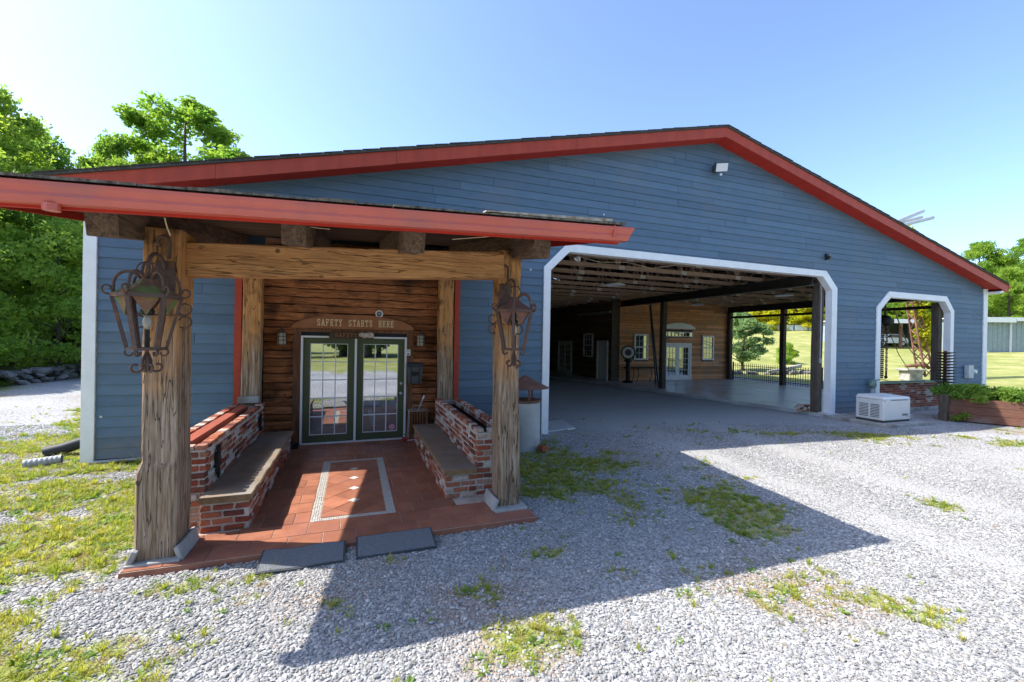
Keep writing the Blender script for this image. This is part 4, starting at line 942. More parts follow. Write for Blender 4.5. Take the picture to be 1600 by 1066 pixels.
# ---------------------------------------------------------------- brick benches with planters
def brick_mesh(seed, L=.198, D=.1, H=.058):
    r_ = random.Random(seed); m = MB().box(-L/2,L/2,-D/2,D/2,-H/2,H/2); m.v = [tuple(c*(1+r_.uniform(-.13,.05)) for c in p) for p in m.v]
    o = m.build('brick', MT['brick']); me = o.data
    bm = bmesh.new(); bm.from_mesh(me); bmesh.ops.bevel(bm, geom=bm.edges[:], offset=.006, segments=1, affect='EDGES'); bm.to_mesh(me); bm.free()
    bpy.data.objects.remove(o); return me
BM = [brick_mesh(i) for i in range(5)]; BH = [brick_mesh(20+i,.098,.1) for i in range(4)]
bpr = random.Random(6)
def brick_run(parent, p, d, length, z0, n, skip=0.0, yaw0=0, start=0):
    """running bond along direction d ('x' or 'y') from p"""
    for c in range(n):
        t = -.106*((c+start)%2); z_ = z0+.076*c+.031
        while t < length-.02:
            a, b = max(t,0), min(t+.2,length)
            if b-a > .05 and bpr.random() >= skip:
                me = BM[bpr.randrange(5)] if b-a > .15 else BH[bpr.randrange(4)]; mid = (a+b)/2; sx = (b-a)/(.2 if b-a > .15 else .098)
                loc = (p[0]+mid, p[1]+bpr.uniform(-.009,.006), z_) if d == 'x' else (p[0]+bpr.uniform(-.011,.011), p[1]+mid, z_)
                place('brick', me, loc, parent, (bpr.uniform(-.03,.03),bpr.uniform(-.03,.03),(0 if d=='x' else math.pi/2)+bpr.uniform(-.03,.03)), (sx,1,1))
            t += .212
def bench(side, label, xi, xo, xs0, xs1, yn, yf, ysn):
    """xi: inner face of planter, xo: outer face, slab between xs0 (aisle) and xs1"""
    root = thing('brick_bench', label, 'bench', ((xi+xs0)/2,(yn+yf)/2,.04), 'brick benches along the porch sides'); s_ = side
    m = MB()      # mortar core
    e = .012
    def bxs(a,b,*r): m.box(min(a,b),max(a,b),*r)
    bxs(xi+s_*e, xi+s_*.092, yn+e, yf, .04, .885); bxs(xo-s_*e, xo-s_*.092, yn+e, yf, .04, .885)
    bxs(xi+s_*.093, xo-s_*.093, yn+e, yn+.09, .04, .885); bxs(xi+s_*.093, xo-s_*.093, yf-.08, yf, .04, .885)
    bxs(xs0+s_*.03+s_*e, xi+s_*.005, ysn+.03+e, yf-.12, .04, .355)
    core = m.build('mortar_core', MT['mortar'], root)
    brick_run(root,(xi+s_*.05,yn+.1),'y',yf-yn-.12,.40,6)
    brick_run(root,(xo-s_*.05,yn+.1),'y',yf-yn-.12,.73,2)
    brick_run(root,(min(xi,xo),yn+.05),'x',abs(xo-xi),.045,11)
    brick_run(root,(xs0+s_*.08,ysn+.13),'y',yf-ysn-.28,.045,4)
    brick_run(root,(min(xs0+s_*.03,xi),ysn+.08),'x',abs(xi-xs0)-.03,.045,4)
    for xc in (xi+s_*.05, xo-s_*.05):       # cap of header bricks
        y = yn+.055
        while y < yf-.03:
            place('brick', BH[bpr.randrange(4)], (xc+bpr.uniform(-.004,.004),y,.913+bpr.uniform(-.005,.004)), root, (0,0,bpr.uniform(-.06,.06)), (1.08,1,.92)); y += .112
    for x in np.arange(min(xi,xo)+.2, max(xi,xo)-.15, .112): place('brick', BH[bpr.randrange(4)], (x,yn+.05,.912), root, (0,0,0), (1.05,1,.9))
    # slab with a rough edge
    r_ = random.Random(side+5); n = 26; m = MB(); z0, z1 = .362, .432
    for i in range(n+1):
        y = ysn+(yf-.12-ysn)*i/n; j1, j2 = r_.uniform(-.008,.008), r_.uniform(-.006,.006)
        m.v += [(xs0+j1,y,z1-.01),(xs0+s_*.012+j1,y,z1),(xi-s_*.001,y,z1),(xi-s_*.001,y,z0),(xs0+s_*.01+j2,y,z0),(xs0-s_*.006+j2,y,(z0+z1)/2)]
    for i in range(n):
        for j in range(6): A = i*6+j; m.f.append((A,i*6+(j+1)%6,(i+1)*6+(j+1)%6,A+6)); m.m.append(1 if j in (0,4,5) else 0)
    m.f += [tuple(range(6)),tuple(n*6+j for j in range(6))]; m.m += [1,1]
    m.build('seat_slab', [MT['bslab'],MT['slabedge']], root)
    MB().box(min(xi,xo)+.094,max(xi,xo)-.094,yn+.095,yf-.085,.5,.80).build('soil', MT['soil'], root)
    return root
bL = bench(-1,'brick bench with planter back left of the doors, red timber lying in it',-1.50,-1.98,-1.01,-1.50,-3.45,-.20,-3.66)
bR = bench(1,'brick bench with planter back right of the doors, dark soil in it',1.57,2.05,1.12,1.57,-3.42,-.20,-3.46)
RT = thing('red_timber', 'red painted timber lying in the trough of the left brick planter', 'timber', (-1.74,-2,.8))
MB().box(-1.83,-1.69,-3.32,-.55,.802,.905).build('lower_board', MT['redwood'], RT, bev=.006); MB().box(-1.80,-1.67,-3.30,-.62,.906,.965).build('upper_board', MT['redwood'], RT, bev=.006)
m = MB(); m.box(-1.90,-1.58,-.30,-.19,.95,1.06); tag(m.build('stone_block', MT['concrete2'], None, bev=.008),'grey concrete block standing on the far end of the left planter','block')
def anchor(y, z0, z1, label):
    o = thing('wall_anchor', label, 'iron anchor', (-1.49,y,z0), 'iron anchors on the left planter'); m = MB(); h = z1-z0
    pts = [(0,0),(.05,.03),(.03,.12),(.09,.2),(.05,.26),(.06,.36),(.02,.4),(-.02,.33),(-.07,.3),(-.05,.2),(-.09,.1),(-.03,.09)]
    m.prism([(y+p[0],z0+p[1]*h/.4) for p in pts], -1.488, -1.462, 'yz'); m.build('silhouette', MT['black'], o)
anchor(-3.08,.47,.86,'dark iron anchor at the near end of the left planter'); anchor(-.66,.52,.82,'dark iron anchor at the far end of the left planter')

# ---------------------------------------------------------------- lanterns
def spiral(c, d, r0, r1, a0, a1, n=18):
    c = Vector(c); d = Vector(d).normalized(); zv = Vector((0,0,1))
    return [c + (d*math.cos(a0+(a1-a0)*t)+zv*math.sin(a0+(a1-a0)*t))*(r0+(r1-r0)*t) for t in np.linspace(0,1,n)]
def lantern(loc, label, rotz, postgap, topmat):
    o = thing('post_lantern', label, 'lantern', loc, 'wrought iron lanterns on the porch posts'); c = Vector(loc)
    zt, rt_, rb_ = .44, .228, .128
    H = lambda r_,z_,k: c+Vector((r_*math.cos(k*math.pi/3+rotz), r_*math.sin(k*math.pi/3+rotz), z_))
    for k in range(6):
        MB().beam(H(rb_,0,k),H(rt_,zt,k),.034,.024,upv=H(1,0,k)-c-Vector((0,0,0))).build('bar', MT['iron'], o)
        a, b = H(rt_-.012,zt-.012,k), H(rt_-.012,zt-.012,k+1); mid = (a+b)/2+Vector((0,0,-.15)); mid = c+(mid-c)*Vector((.9,.9,1)) if False else mid
        inw = (c-mid); inw.z = 0; mid += inw*.13; t_ = inw.normalized()*.006
        p = a.lerp(b,.10); q_ = a.lerp(b,.90)
        m = MB().add([p,q_,mid,p+t_,q_+t_,mid+t_],[(0,1,2),(5,4,3),(0,3,4,1),(1,4,5,2),(2,5,3,0)]); m.build('skirt', topmat, o)
    m = MB(); m2 = MB()
    for k in range(6): m.beam(H(rb_,0,k),H(rb_,0,k+1),.03,.025); m2.beam(H(rt_,zt,k),H(rt_,zt,k+1),.03,.03)
    m.build('ring', MT['iron'], o); m2.build('ring', MT['iron'], o)
    m = MB(); n = 6; rings = [(rt_+.01,zt+.015),(.17,zt+.055),(.09,zt+.105),(.05,zt+.15)]
    for r_,z_ in rings: m.v += [tuple(H(r_,z_,k)) for k in range(6)]
    for i in range(3):
        for k in range(6): A = i*6+k; B_ = i*6+(k+1)%6; m.f.append((A,B_,B_+6,A+6)); m.m.append(0)
    m.f.append(tuple(18+k for k in range(6))); m.m.append(0); m.f.append((5,4,3,2,1,0)); m.m.append(0)
    m.build('cap', topmat, o)
    for k in range(6):
        d = H(1,0,k)-c; d.z = 0
        m = MB()
        arc_ = [H(rt_-.01,zt+.015,k)]+[H(.125+.09*math.cos(t),zt+.09+.11*math.sin(t),k) for t in np.linspace(.1,3.3,13)]
        m.tube(arc_,.011,6)
        m.tube(spiral(H(rt_+.022,zt+.05,k),d,.045,.016,-1.7,3.6),.009,6)
        m.build('scroll', MT['iron'], o, smooth=True)
        m = MB(); m.tube(spiral(H(rb_-.02,-.035,k),d,.042,.014,1.4,-3.4),.008,6); m.build('scroll', MT['iron'], o, smooth=True)
    for k in range(4):
        a = k*math.pi/2+rotz+.4; d = Vector((math.cos(a),math.sin(a),0))
        m = MB(); m.tube([c+Vector((0,0,-.02))]+[c+d*.03+Vector((0,0,-.10))]+spiral(c+d*.075+Vector((0,0,-.155)),d,.052,.020,2.6,7.2+1.2),.010,6); m.build('foot_scroll', MT['iron'], o, smooth=True)
    m = MB(); m.tube([c+Vector((0,0,.02)),c+Vector((0,0,-.20))],.014,8); 
    for k in range(0,6,2): m.beam(c, H(rb_,0,k),.02,.012)
    m.build('stem', MT['iron'], o)
    MB().tube([c+Vector((0,0,.012)),c+Vector((0,0,.16))],.018,10).build('candle_tube', MT['black'], o)
    MB().lathe([(.012,.16),(.032,.20),(.035,.235),(.02,.28),(.006,.31)],c,12).build('bulb', MT['lampglass'], o, smooth=True)
    MB().lathe([(.02,.28),(.045,.285),(.05,.32),(.03,.345),(.012,.43)],c,12).build('socket', MT['black'], o)
    # crown of thin hoops and the bracket to the post
    for k in range(3):
        a = k*math.pi/3+rotz; d = Vector((math.cos(a),math.sin(a),0)); m = MB()
        m.tube([c+d*(.075*math.cos(t))+Vector((0,0,.66+.075*math.sin(t))) for t in np.linspace(0,6.283,18)],.006,5); m.build('hoop', MT['iron'], o)
    m = MB(); g = postgap
    m.tube([c+Vector((0,0,zt+.15)),c+Vector((0,0,.70))]+[c+Vector((0,g*.5-g*.5*math.cos(t),.70+.13*math.sin(t))) for t in np.linspace(.25,2.8,12)]+[c+Vector((0,g,.72))],.016,8)
    m.tube([c+Vector((0,.06,.60)),c+Vector((0,g*.6,.56)),c+Vector((0,g,.52))],.012,6)
    m.build('bracket_arm', MT['iron'], o, smooth=True)
    MB().box(c.x-.075,c.x+.075,c.y+g-.012,c.y+g+.012,c.z+.50,c.z+.80).build('wall_plate', MT['iron'], o, bev=.004)
    MB().tube([c+Vector((-.01-.042*math.cos(t),g-.02,.97+.05*math.sin(t))) for t in np.linspace(-.9,3.14,12)]+[c+Vector((.032,g-.02,.82))],.016,8).build('hook', MT['iron'], o, smooth=True)
    for sx in (-1,1):
        m = MB(); d = Vector((sx,0,0))
        m.tube(spiral(c+Vector((sx*.17,g*.85,.36)),d,.06,.045,-2.8,2.2),.008,6); m.tube(spiral(c+Vector((sx*.17,g*.85,.24)),d,.06,.045,-2.2,2.8),.008,6)
        m.tube([c+Vector((sx*.02,g*.85,.30)),c+Vector((sx*.16,g*.85,.30))],.007,6); m.build('side_scroll', MT['iron'], o, smooth=True)
lantern((-1.645,-4.52,2.02),'mossy rusted iron lantern hung on the left porch post','.',.35,MT['ironmoss']) if False else lantern((-1.645,-4.52,2.02),'mossy rusted iron lantern hung on the left porch post',.30,.35,MT['ironmoss'])
lantern((1.74,-4.32,2.04),'rust brown iron lantern hung on the right porch post',.12,.35,MT['rust'])
# ================================================================ THINGS BESIDE THE BARN
CP = thing('concrete_flue', 'pale concrete pipe with a rusted conical cap behind the right post', 'flue', (3.21,-1.05,0))
MB().lathe([(.315,-.02),(.31,.3),(.305,.95),(.262,.95),(.262,.5),(.0,.5)],(3.21,-1.05,0),32).build('pipe', MT['galv'], CP, smooth='auto')
MB().lathe([(.31,.925),(.322,.93),(.322,.975),(.262,.98),(.262,.945),(.31,.945)],(3.21,-1.05,0),32).build('rim', MT['rust'], CP, smooth='auto')
MB().lathe([(.47,1.205),(.475,1.215),(.25,1.32),(.02,1.45),(.0,1.45)],(3.21,-1.05,0),28).build('cap', MT['rust'], CP, smooth='auto')
for k in range(3):
    a = k*2.09+.5; MB().tube([(3.21+.25*math.cos(a),-1.05+.25*math.sin(a),.9),(3.21+.20*math.cos(a),-1.05+.20*math.sin(a),1.30)],.022,8).build('leg', MT['rust'], CP)
BC = thing('brick_chunk', 'broken brick lying at the foot of the concrete pipe', 'brick', (3.45,-1.45,0))
c = MB().obox((3.47,-1.42,.05),(.24,.14,.13),Matrix.Rotation(R(25),3,'Z')@Matrix.Rotation(R(18),3,'Y')); c.build('lump', MT['brick'], BC, bev=.02)
# generator
GN = thing('generator', 'white standby generator with louvred side on a concrete pad', 'generator', (14.1,-1.2,.08))
gx0,gx1,gy0,gy1 = 13.45,14.62,-1.56,-.86
MB().box(gx0+.02,gx1-.02,gy0+.02,gy1-.02,.081,.13).build('base', MT['gdark'], GN)
MB().box(gx0,gx1,gy0,gy1,.131,.70).build('body', MT['genw'], GN, bev=.03)
MB().hexa([(gx0-.012,gy0-.012,.702),(gx1+.012,gy0-.012,.702),(gx1+.012,gy1+.012,.702),(gx0-.012,gy1+.012,.702),(gx0+.03,gy0+.03,.775),(gx1-.03,gy0+.03,.765),(gx1-.03,gy1-.03,.79),(gx0+.03,gy1-.03,.80)]).build('lid', MT['genw'], GN, bev=.02)
for a,b in ((gy0+.10,gy0+.32),(gy0+.37,gy0+.60)):
    for k in range(9): MB().box(gx0-.004,gx0+.02,a,b,.21+k*.042,.228+k*.042).build('louvre', MT['gdark'], GN)
MB().box(gx0+.3,gx1-.15,gy0-.004,gy0+.01,.672,.684).build('lid_seam', MT['gdark'], GN)
cu = bpy.data.curves.new('lettering','FONT'); cu.body = 'GENERAC'; cu.size = .085; cu.extrude = .002
to = bpy.data.objects.new('tmp', cu); COL.objects.link(to); bpy.context.view_layer.update()
me = bpy.data.meshes.new_from_object(to.evaluated_get(bpy.context.evaluated_depsgraph_get())); bpy.data.objects.remove(to)
me.materials.clear(); me.materials.append(MT['gletter']); lo = bpy.data.objects.new('lettering', me); COL.objects.link(lo); lo.parent = GN
lo.location = Vector((gx1-.38,gy0-.004,.245))-Vector((14.1,-1.2,.08)); lo.rotation_euler = (R(90),0,0); lo.scale = (.72,1,1)
MB().box(gx1-.20,gx1-.06,gy0-.003,gy0+.01,.215,.228).build('stripe', MT['orange'], GN)
for x in (gx0+.04,): MB().lathe([(0,0),(.014,0),(.014,.006),(0,.006)],(x,gy0-.001,.66),8,rot=Matrix.Rotation(R(90),3,'X')).build('lock', MT['black'], GN)
struct(MB().box(13.25,15.2,-1.84,-.10,-.05,.08).build('equipment_pad', MT['concrete2'], None, bev=.015))
PB = thing('pipe_stub', 'short grey capped pipe box on the pad right of the generator', 'pipe', (14.85,-1.3,.08))
MB().box(14.72,15.0,-1.42,-1.2,.081,.24).build('box', MT['pvc'], PB, bev=.02); MB().tube([(14.64,-1.3,.16),(14.73,-1.3,.16)],.05,10).build('conduit', MT['pvc'], PB)
VL = thing('water_valve', 'green valve head on a pale standpipe against the blue siding', 'valve', (15.4,-.15,0))
MB().tube([(15.40,-.16,0),(15.40,-.16,.82)],.045,10).build('standpipe', MT['pvc'], VL); MB().lathe([(.03,.82),(.09,.86),(.11,.95),(.09,1.05),(.04,1.10),(0,1.11)],(15.40,-.16,0),12).build('head', MT['greenv'], VL, smooth=True)
MB().tube([(15.38,-.16,1.07),(15.9,-.14,1.09),(16.3,-.12,1.03),(18.2,-.12,1.0)],.012,6).build('hose', MT['black'], VL)
EM = thing('electric_meter', 'grey electric meter box on the blue siding near the right corner', 'meter', (20.9,-.05,1.3))
MB().box(20.70,21.02,-.16,-.034,1.07,1.53).build('box', MT['metergrey'], EM, bev=.01); MB().lathe([(.0,.0),(.085,0),(.085,.06),(.06,.09),(0,.095)],(21.12,-.10,1.30),14,rot=Matrix.Rotation(R(90),3,'X')).build('meter_glass', MT['floodlens'], EM, smooth='auto'); MB().box(21.021,21.2,-.10,-.034,1.2,1.4).build('socket_box', MT['metergrey'], EM)
# low brick wall filling the foot of the small opening
LB = thing('low_brick_wall', 'low brick wall filling the foot of the small side opening', 'wall', (17.86,.12,0))
MB().box(15.96,19.76,.06,.17,.0,.93).build('mortar_core', MT['mortar'], LB)
groups = [MB() for _ in range(6)]; rw = random.Random(14); z_ = .10; c = 0
while z_ < .90:
    x = 15.97-.106*(c%2)
    while x < 19.74:
        a,b = max(x,15.97), min(x+.2,19.75)
        if b-a > .04: groups[rw.randrange(6)].box(a,b,.045+rw.uniform(-.006,.006),.12,z_,z_+.064)
        x += .212
    z_ += .076; c += 1
BC_ = [(.30,.085,.05),(.20,.065,.05),(.38,.14,.08),(.42,.36,.31),(.13,.055,.05),(.27,.12,.085)]
for i,g in enumerate(groups): tag(g.build('brick_courses', M('wall_brick', BC_[i], tuple(k*.7 for k in BC_[i]), .85, 14, bump=.4), LB), kind='stuff')
MB().box(15.9,19.8,-.02,.26,.932,.985).build('sill', MT['greenv'], LB, bev=.006); MB().box(15.9,19.8,-.03,.2,0,.098).build('footing', MT['concrete2'], LB)
# raised planter
A, B2, ofs = Vector((16.45,-1.45,0)), Vector((18.25,-4.6,0)), Vector((1.1,.62,0))
PL = thing('raised_planter', 'weathered brown raised planter full of leafy weeds at the right corner', 'planter', (17.4,-2.5,0))
def bseg(p,q_,z0,z1,t,name,mt):
    d = (q_-p).normalized(); n = Vector((-d.y,d.x,0))*t
    MB().hexa([(p.x,p.y,z0),(q_.x,q_.y,z0),(q_.x+n.x,q_.y+n.y,z0),(p.x+n.x,p.y+n.y,z0),(p.x,p.y,z1),(q_.x,q_.y,z1),(q_.x+n.x,q_.y+n.y,z1),(p.x+n.x,p.y+n.y,z1)]).build(name, mt, PL, bev=.006)
for k in range(3):
    bseg(A,B2,.02+k*.222,.236+k*.222,.06+.006*(k%2),'plank',MT['rustwood']); bseg(A+ofs,A,.02+k*.222,.236+k*.222,.06,'plank',MT['rustwood']); bseg(B2+ofs,A+ofs,.02+k*.222,.236+k*.222,.06,'plank',MT['rustwood'])
timber(A+Vector((.0,.0,-.02)),A+Vector((0,0,.78)),.2,.2,71,.01,8,.02).build('corner_post', MT['colwood'], PL)
MB().prism([(p.x,p.y) for p in (A+Vector((.1,.02,0)),B2+Vector((.08,.05,0)),B2+ofs,A+ofs*.95)],.3,.62,'xy').build('soil', MT['soil'], PL)
DS = thing('disc_stack', 'upright stack of rusty conical discs behind the raised planter', 'discs', (17.42,-1.0,.0))
for k in range(15): MB().lathe([(.02,.0),(.10,.01),(.255,.05),(.262,.058),(.10,.035),(.02,.03)],(17.42+.004*(k%3),-1.0,.66+k*.092),22).build('disc', MT['iron'], DS, smooth='auto')
MB().tube([(17.42,-1.0,0),(17.42,-1.0,2.05)],.04,10).build('spindle', MT['iron'], DS)
# chain hoist in the side bay
CH = thing('chain_hoist', 'black chain hoist hanging with two chains in the small opening', 'hoist', (18.05,1.0,3.0))
MB().tube([(18.05,1.0,4.28),(18.05,1.0,3.25)],.03,8).build('hanger', MT['steel'], CH)
MB().lathe([(0,-.17),(.12,-.16),(.20,-.06),(.22,.02),(.17,.12),(.08,.19),(0,.2)],(18.05,1.0,3.08),14,rot=Matrix.Rotation(R(80),3,'Y')).build('block', MT['black'], CH, smooth=True)
MB().box(18.2,18.42,.9,1.1,2.98,3.16).build('motor', MT['black'], CH, bev=.03)
def chain(x,y,z0,z1,name):
    m = MB(); z_ = z1; k = 0
    while z_ > z0:
        w = (.034,.014) if k%2 else (.014,.034); m.box(x-w[0],x+w[0],y-w[1],y+w[1],z_-.06,z_); z_ -= .072; k += 1
    m.build(name, MT['iron'], CH)
chain(17.88,1.0,1.0,3.0,'chain'); chain(17.96,1.0,1.0,3.0,'chain'); chain(18.17,1.0,1.25,2.95,'chain')
MB().tube([(18.17,1.0,1.25),(18.17,1.0,1.1),(18.22,1.0,1.02),(18.13,1.0,1.0),(18.11,1.0,1.08)],.03,8).build('hook', MT['black'], CH)
# things inside the bay
def bay_lamp(x,y,label):
    o = thing('ceiling_lamp', label, 'lamp', (x,y,4.1), 'white lamps under the trusses'); MB().lathe([(.02,.14),(.09,.12),(.30,.05),(.34,.0),(.33,-.01),(.25,.012),(0,.03)],(x,y,4.10),20).build('reflector', MT['white'], o, smooth='auto'); MB().tube([(x,y,4.22),(x,y,4.30)],.02,8).build('stem', MT['alu'], o)
bay_lamp(8.4,3.7,'white disc lamp under the trusses over the gravel drive'); bay_lamp(16.0,3.35,'white disc lamp over the slab nearest the front'); bay_lamp(16.4,8.4,'white disc lamp over the slab near the tan wall')
o = thing('clamp_lamp', 'small white clamp lamp on the first truss by the bay corner', 'lamp', (5.15,.5,4.2)); MB().lathe([(.02,.12),(.05,.10),(.09,0),(.085,0),(.03,.06)],(5.15,.48,4.16),12,rot=Matrix.Rotation(R(35),3,'Y')).build('shade', MT['white'], o); MB().tube([(5.15,.5,4.26),(5.8,.5,4.16),(6.6,.5,4.22),(7.4,.5,4.12),(8.2,.5,4.27)],.010,5).build('cord', MT['pale'], o)
o = thing('dial_scale', 'old dial scale with a white round face on a black pedestal', 'scale', (12.95,9.3,.1))
rx = Matrix.Rotation(R(90),3,'X')@Matrix.Identity(3); rx = Matrix.Rotation(R(-38),3,'Z')@Matrix.Rotation(R(90),3,'X')
MB().lathe([(0,0),(.34,0),(.36,.05),(.34,.12),(.28,.13),(0,.10)],(12.95,9.3,1.62),26,rot=rx).build('case', MT['black'], o, smooth='auto'); MB().lathe([(.16,.128),(.29,.134),(.29,.140),(.16,.140),(.16,.128)],(12.95,9.3,1.62),26,rot=rx).build('face', MT['white'], o); MB().lathe([(0,.128),(.158,.132),(0,.138)],(12.95,9.3,1.62),20,rot=rx).build('dial', MT['blackm'], o)
MB().lathe([(.26,.1),(.26,.16),(.12,.22),(.11,1.1),(.2,1.18),(.2,1.27)],(12.95,9.3,0),14).build('pedestal', MT['black'], o, smooth='auto')
o = thing('work_table', 'dark long table with iron treadle legs against the tan wall', 'table', (14.0,9.6,.1))
MB().box(13.1,15.0,9.35,9.95,.80,.86).build('top', MT['plank'], o)
for x in (13.4,13.7,14.5,14.8): MB().tube([(x,9.5,.8),(x+.06,9.5,.45),(x-.08,9.5,.1)],.02,6).build('leg', MT['black'], o)
o = thing('ladder', 'dark ladder leaning beside the middle column', 'ladder', (13.35,7.6,.1))
for dx in (0,.36): MB().beam((13.28+dx*.4,7.35+dx,.1),(13.22+dx*.4,8.0+dx*.6,3.95),.05,.07).build('rail', MT['blackm'], o)
for k in range(11): t = .06+k*.085; MB().beam(Vector((13.28,7.35,.1)).lerp(Vector((13.22,8.0,3.95)),t),Vector((13.424,7.71,.1)).lerp(Vector((13.364,8.216,3.95)),t),.03,.03).build('rung', MT['blackm'], o)
o = thing('conduit', 'thin pale conduit with switch box on the bay corner post', 'conduit', (13.43,.14,1)); MB().tube([(13.40,.145,4.0),(13.43,.145,3.8),(13.43,.145,1.75)],.016,6).build('pipe', MT['pvc'], o); MB().box(13.39,13.47,.12,.158,1.60,1.75).build('box', MT['pvc'], o)
o = thing('brick_stub', 'low broken brick heap at the foot of the bay corner post', 'bricks', (13.1,.45,.1))
for k in range(9): place('brick', BM[k%5], (12.98+.17*(k%3), .42+.10*(k%2), .135+.065*(k//3)), o, (0,0,.3*k))
# iron fence along the open side
IF = thing('iron_fence', 'black iron picket fence along the open side of the slab', 'fence', (20.6,5,.1))
for z_ in (.22,.92): MB().box(20.585,20.615,4.9,9.98,z_,z_+.03).build('rail', MT['black'], IF)
pk = MB().box(-.009,.009,-.009,.009,0,.90); pk.lathe([(.012,.90),(.016,.93),(0,.985)],(0,0,0),6); po = pk.build('picket', MT['black']); pme = po.data; bpy.data.objects.remove(po)
for k in range(41): place('picket', pme, (20.6,4.96+k*.124,.10), IF)
for y_ in (4.92,9.95): MB().box(20.57,20.63,y_-.03,y_+.03,.1,1.12).build('post', MT['black'], IF)
# pipes at the left corner
o = thing('downspout_boot', 'black plastic drain boot at the left rear of the barn corner', 'drain', (-4.6,.9,0)); MB().tube([(-4.36,.75,.22),(-4.5,.75,.2),(-4.72,.72,.12),(-4.95,.68,.06)],[.09,.095,.10,.11],12).build('elbow', MT['pipe'], o, smooth='auto')
o = thing('corrugated_pipe', 'short grey corrugated drain pipe lying in the grass by the corner', 'pipe', (-4.5,.2,0)); n = 16
MB().tube([(-4.85+.028*k,-.02+.006*k,.055+.002*k) for k in range(n)],[.062+.009*(k%2) for k in range(n)],14,cap=False).build('sleeve', MT['pvc'], o); MB().tube([(-4.84,-.02,.055),(-4.43,.07,.085)],.055,12).build('core', MT['pipe'], o)
o = thing('white_pipe', 'thin white pipe along the foot of the left siding', 'pipe', (-3.6,-.1,0)); MB().tube([(-3.97,-.10,.03),(-3.2,-.10,.045),(-2.2,-.09,.05)],.028,8).build('tube', MT['pvc'], o)

# ================================================================ BACKGROUND THINGS
def gz_(x,y): return float(hf(x,y))
def campt(px, zc): l = (px-800)/672.43*zc; return (0+math.sin(YAW)*zc+math.cos(YAW)*l, -9+math.cos(YAW)*zc-math.sin(YAW)*l)
# open sheds
def shed(P, Q, depth, h, label, posts):
    P, Q = Vector((*P,0)), Vector((*Q,0)); d = (Q-P).normalized(); n = Vector((-d.y,d.x,0))
    if n.y < 0: n = -n
    L = (Q-P).length; g0 = gz_(P.x,P.y); g1 = gz_(Q.x,Q.y); zb = min(g0,g1)-.6; zt = max(g0,g1)*.5+min(g0,g1)*.5+h
    o = thing('metal_shed', label, 'shed', (P.x,P.y,g0)); rot = Matrix((d,n,Vector((0,0,1)))).transposed()
    def bx(u0,u1,v0,v1,z0,z1): return MB().obox(P+d*(u0+u1)/2+n*(v0+v1)/2+Vector((0,0,(z0+z1)/2)),(u1-u0,v1-v0,z1-z0),rot)
    bx(0,L,depth-.1,depth,zb,zt).build('back_wall', MT['shed'], o); bx(0,.1,0,depth-.1,zb,zt).build('side_wall', MT['shed'], o); bx(L-.1,L,0,depth-.1,zb,zt).build('side_wall', MT['shed'], o)
    bx(-.4,L+.4,-.7,depth+.3,zt,zt+.12).build('roof', MT['shedroof'], o); bx(-.4,L+.4,-.72,-.70,zt-.34,zt+.1).build('fascia', MT['shedroof'], o)
    for u in posts: bx(u-.12,u+.12,.0,.22,zb,zt-.01).build('post', MT['rust'], o)
    for u in np.arange(.6, L, .6): bx(u-.02,u+.02,depth-.14,depth-.101,zb,zt).build('rib', MT['shed'], o)
    return o, P, d, n
s1 = shed(campt(1335,50), campt(1478,49), 6.5, 3.2, 'long open metal shed with rusty posts behind the small opening', (.3,5.0,9.6))
P2a, P2b = campt(1500,46), campt(1578,45.5)
o = thing('blue_shed', 'blue grey metal shed with pale fascia right of the barn', 'shed', (*P2a,gz_(*P2a)))
Pv, Qv = Vector((*P2a,0)), Vector((*P2b,0)); d = (Qv-Pv).normalized(); n = Vector((-d.y,d.x,0)); rot = Matrix((d,n,Vector((0,0,1)))).transposed(); L = (Qv-Pv).length; zb = 1.6; zt = 5.05
def bx(u0,u1,v0,v1,z0,z1): return MB().obox(Pv+d*(u0+u1)/2+n*(v0+v1)/2+Vector((0,0,(z0+z1)/2)),(u1-u0,v1-v0,z1-z0),rot)
bx(0,L,0,.1,zb,zt).build('front_wall', MT['shed'], o); bx(L,L+9,.0,.1,zb,zt+.25).build('end_wall', MT['shed'], o); bx(0,L+9,.1,7,zb,zt-.05).build('block', MT['shed'], o)
bx(-.3,L+9,-.6,7.2,zt+.26,zt+.38).build('roof', MT['shedroof'], o); bx(-.3,L,-.62,-.60,zt-.15,zt+.36).build('fascia', MT['shedroof'], o); bx(L-.1,L+.06,-.12,-.02,zb,zt).build('corner_trim', MT['shedroof'], o)
for u in np.arange(.45,L+9,.45): bx(u-.02,u+.02,-.028,-.001,zb,zt-.02).build('rib', MT['shed'], o)
bx(L+.06,L+9,-.64,-.62,zt+.0,zt+.36).build('fascia', MT['shedroof'], o)
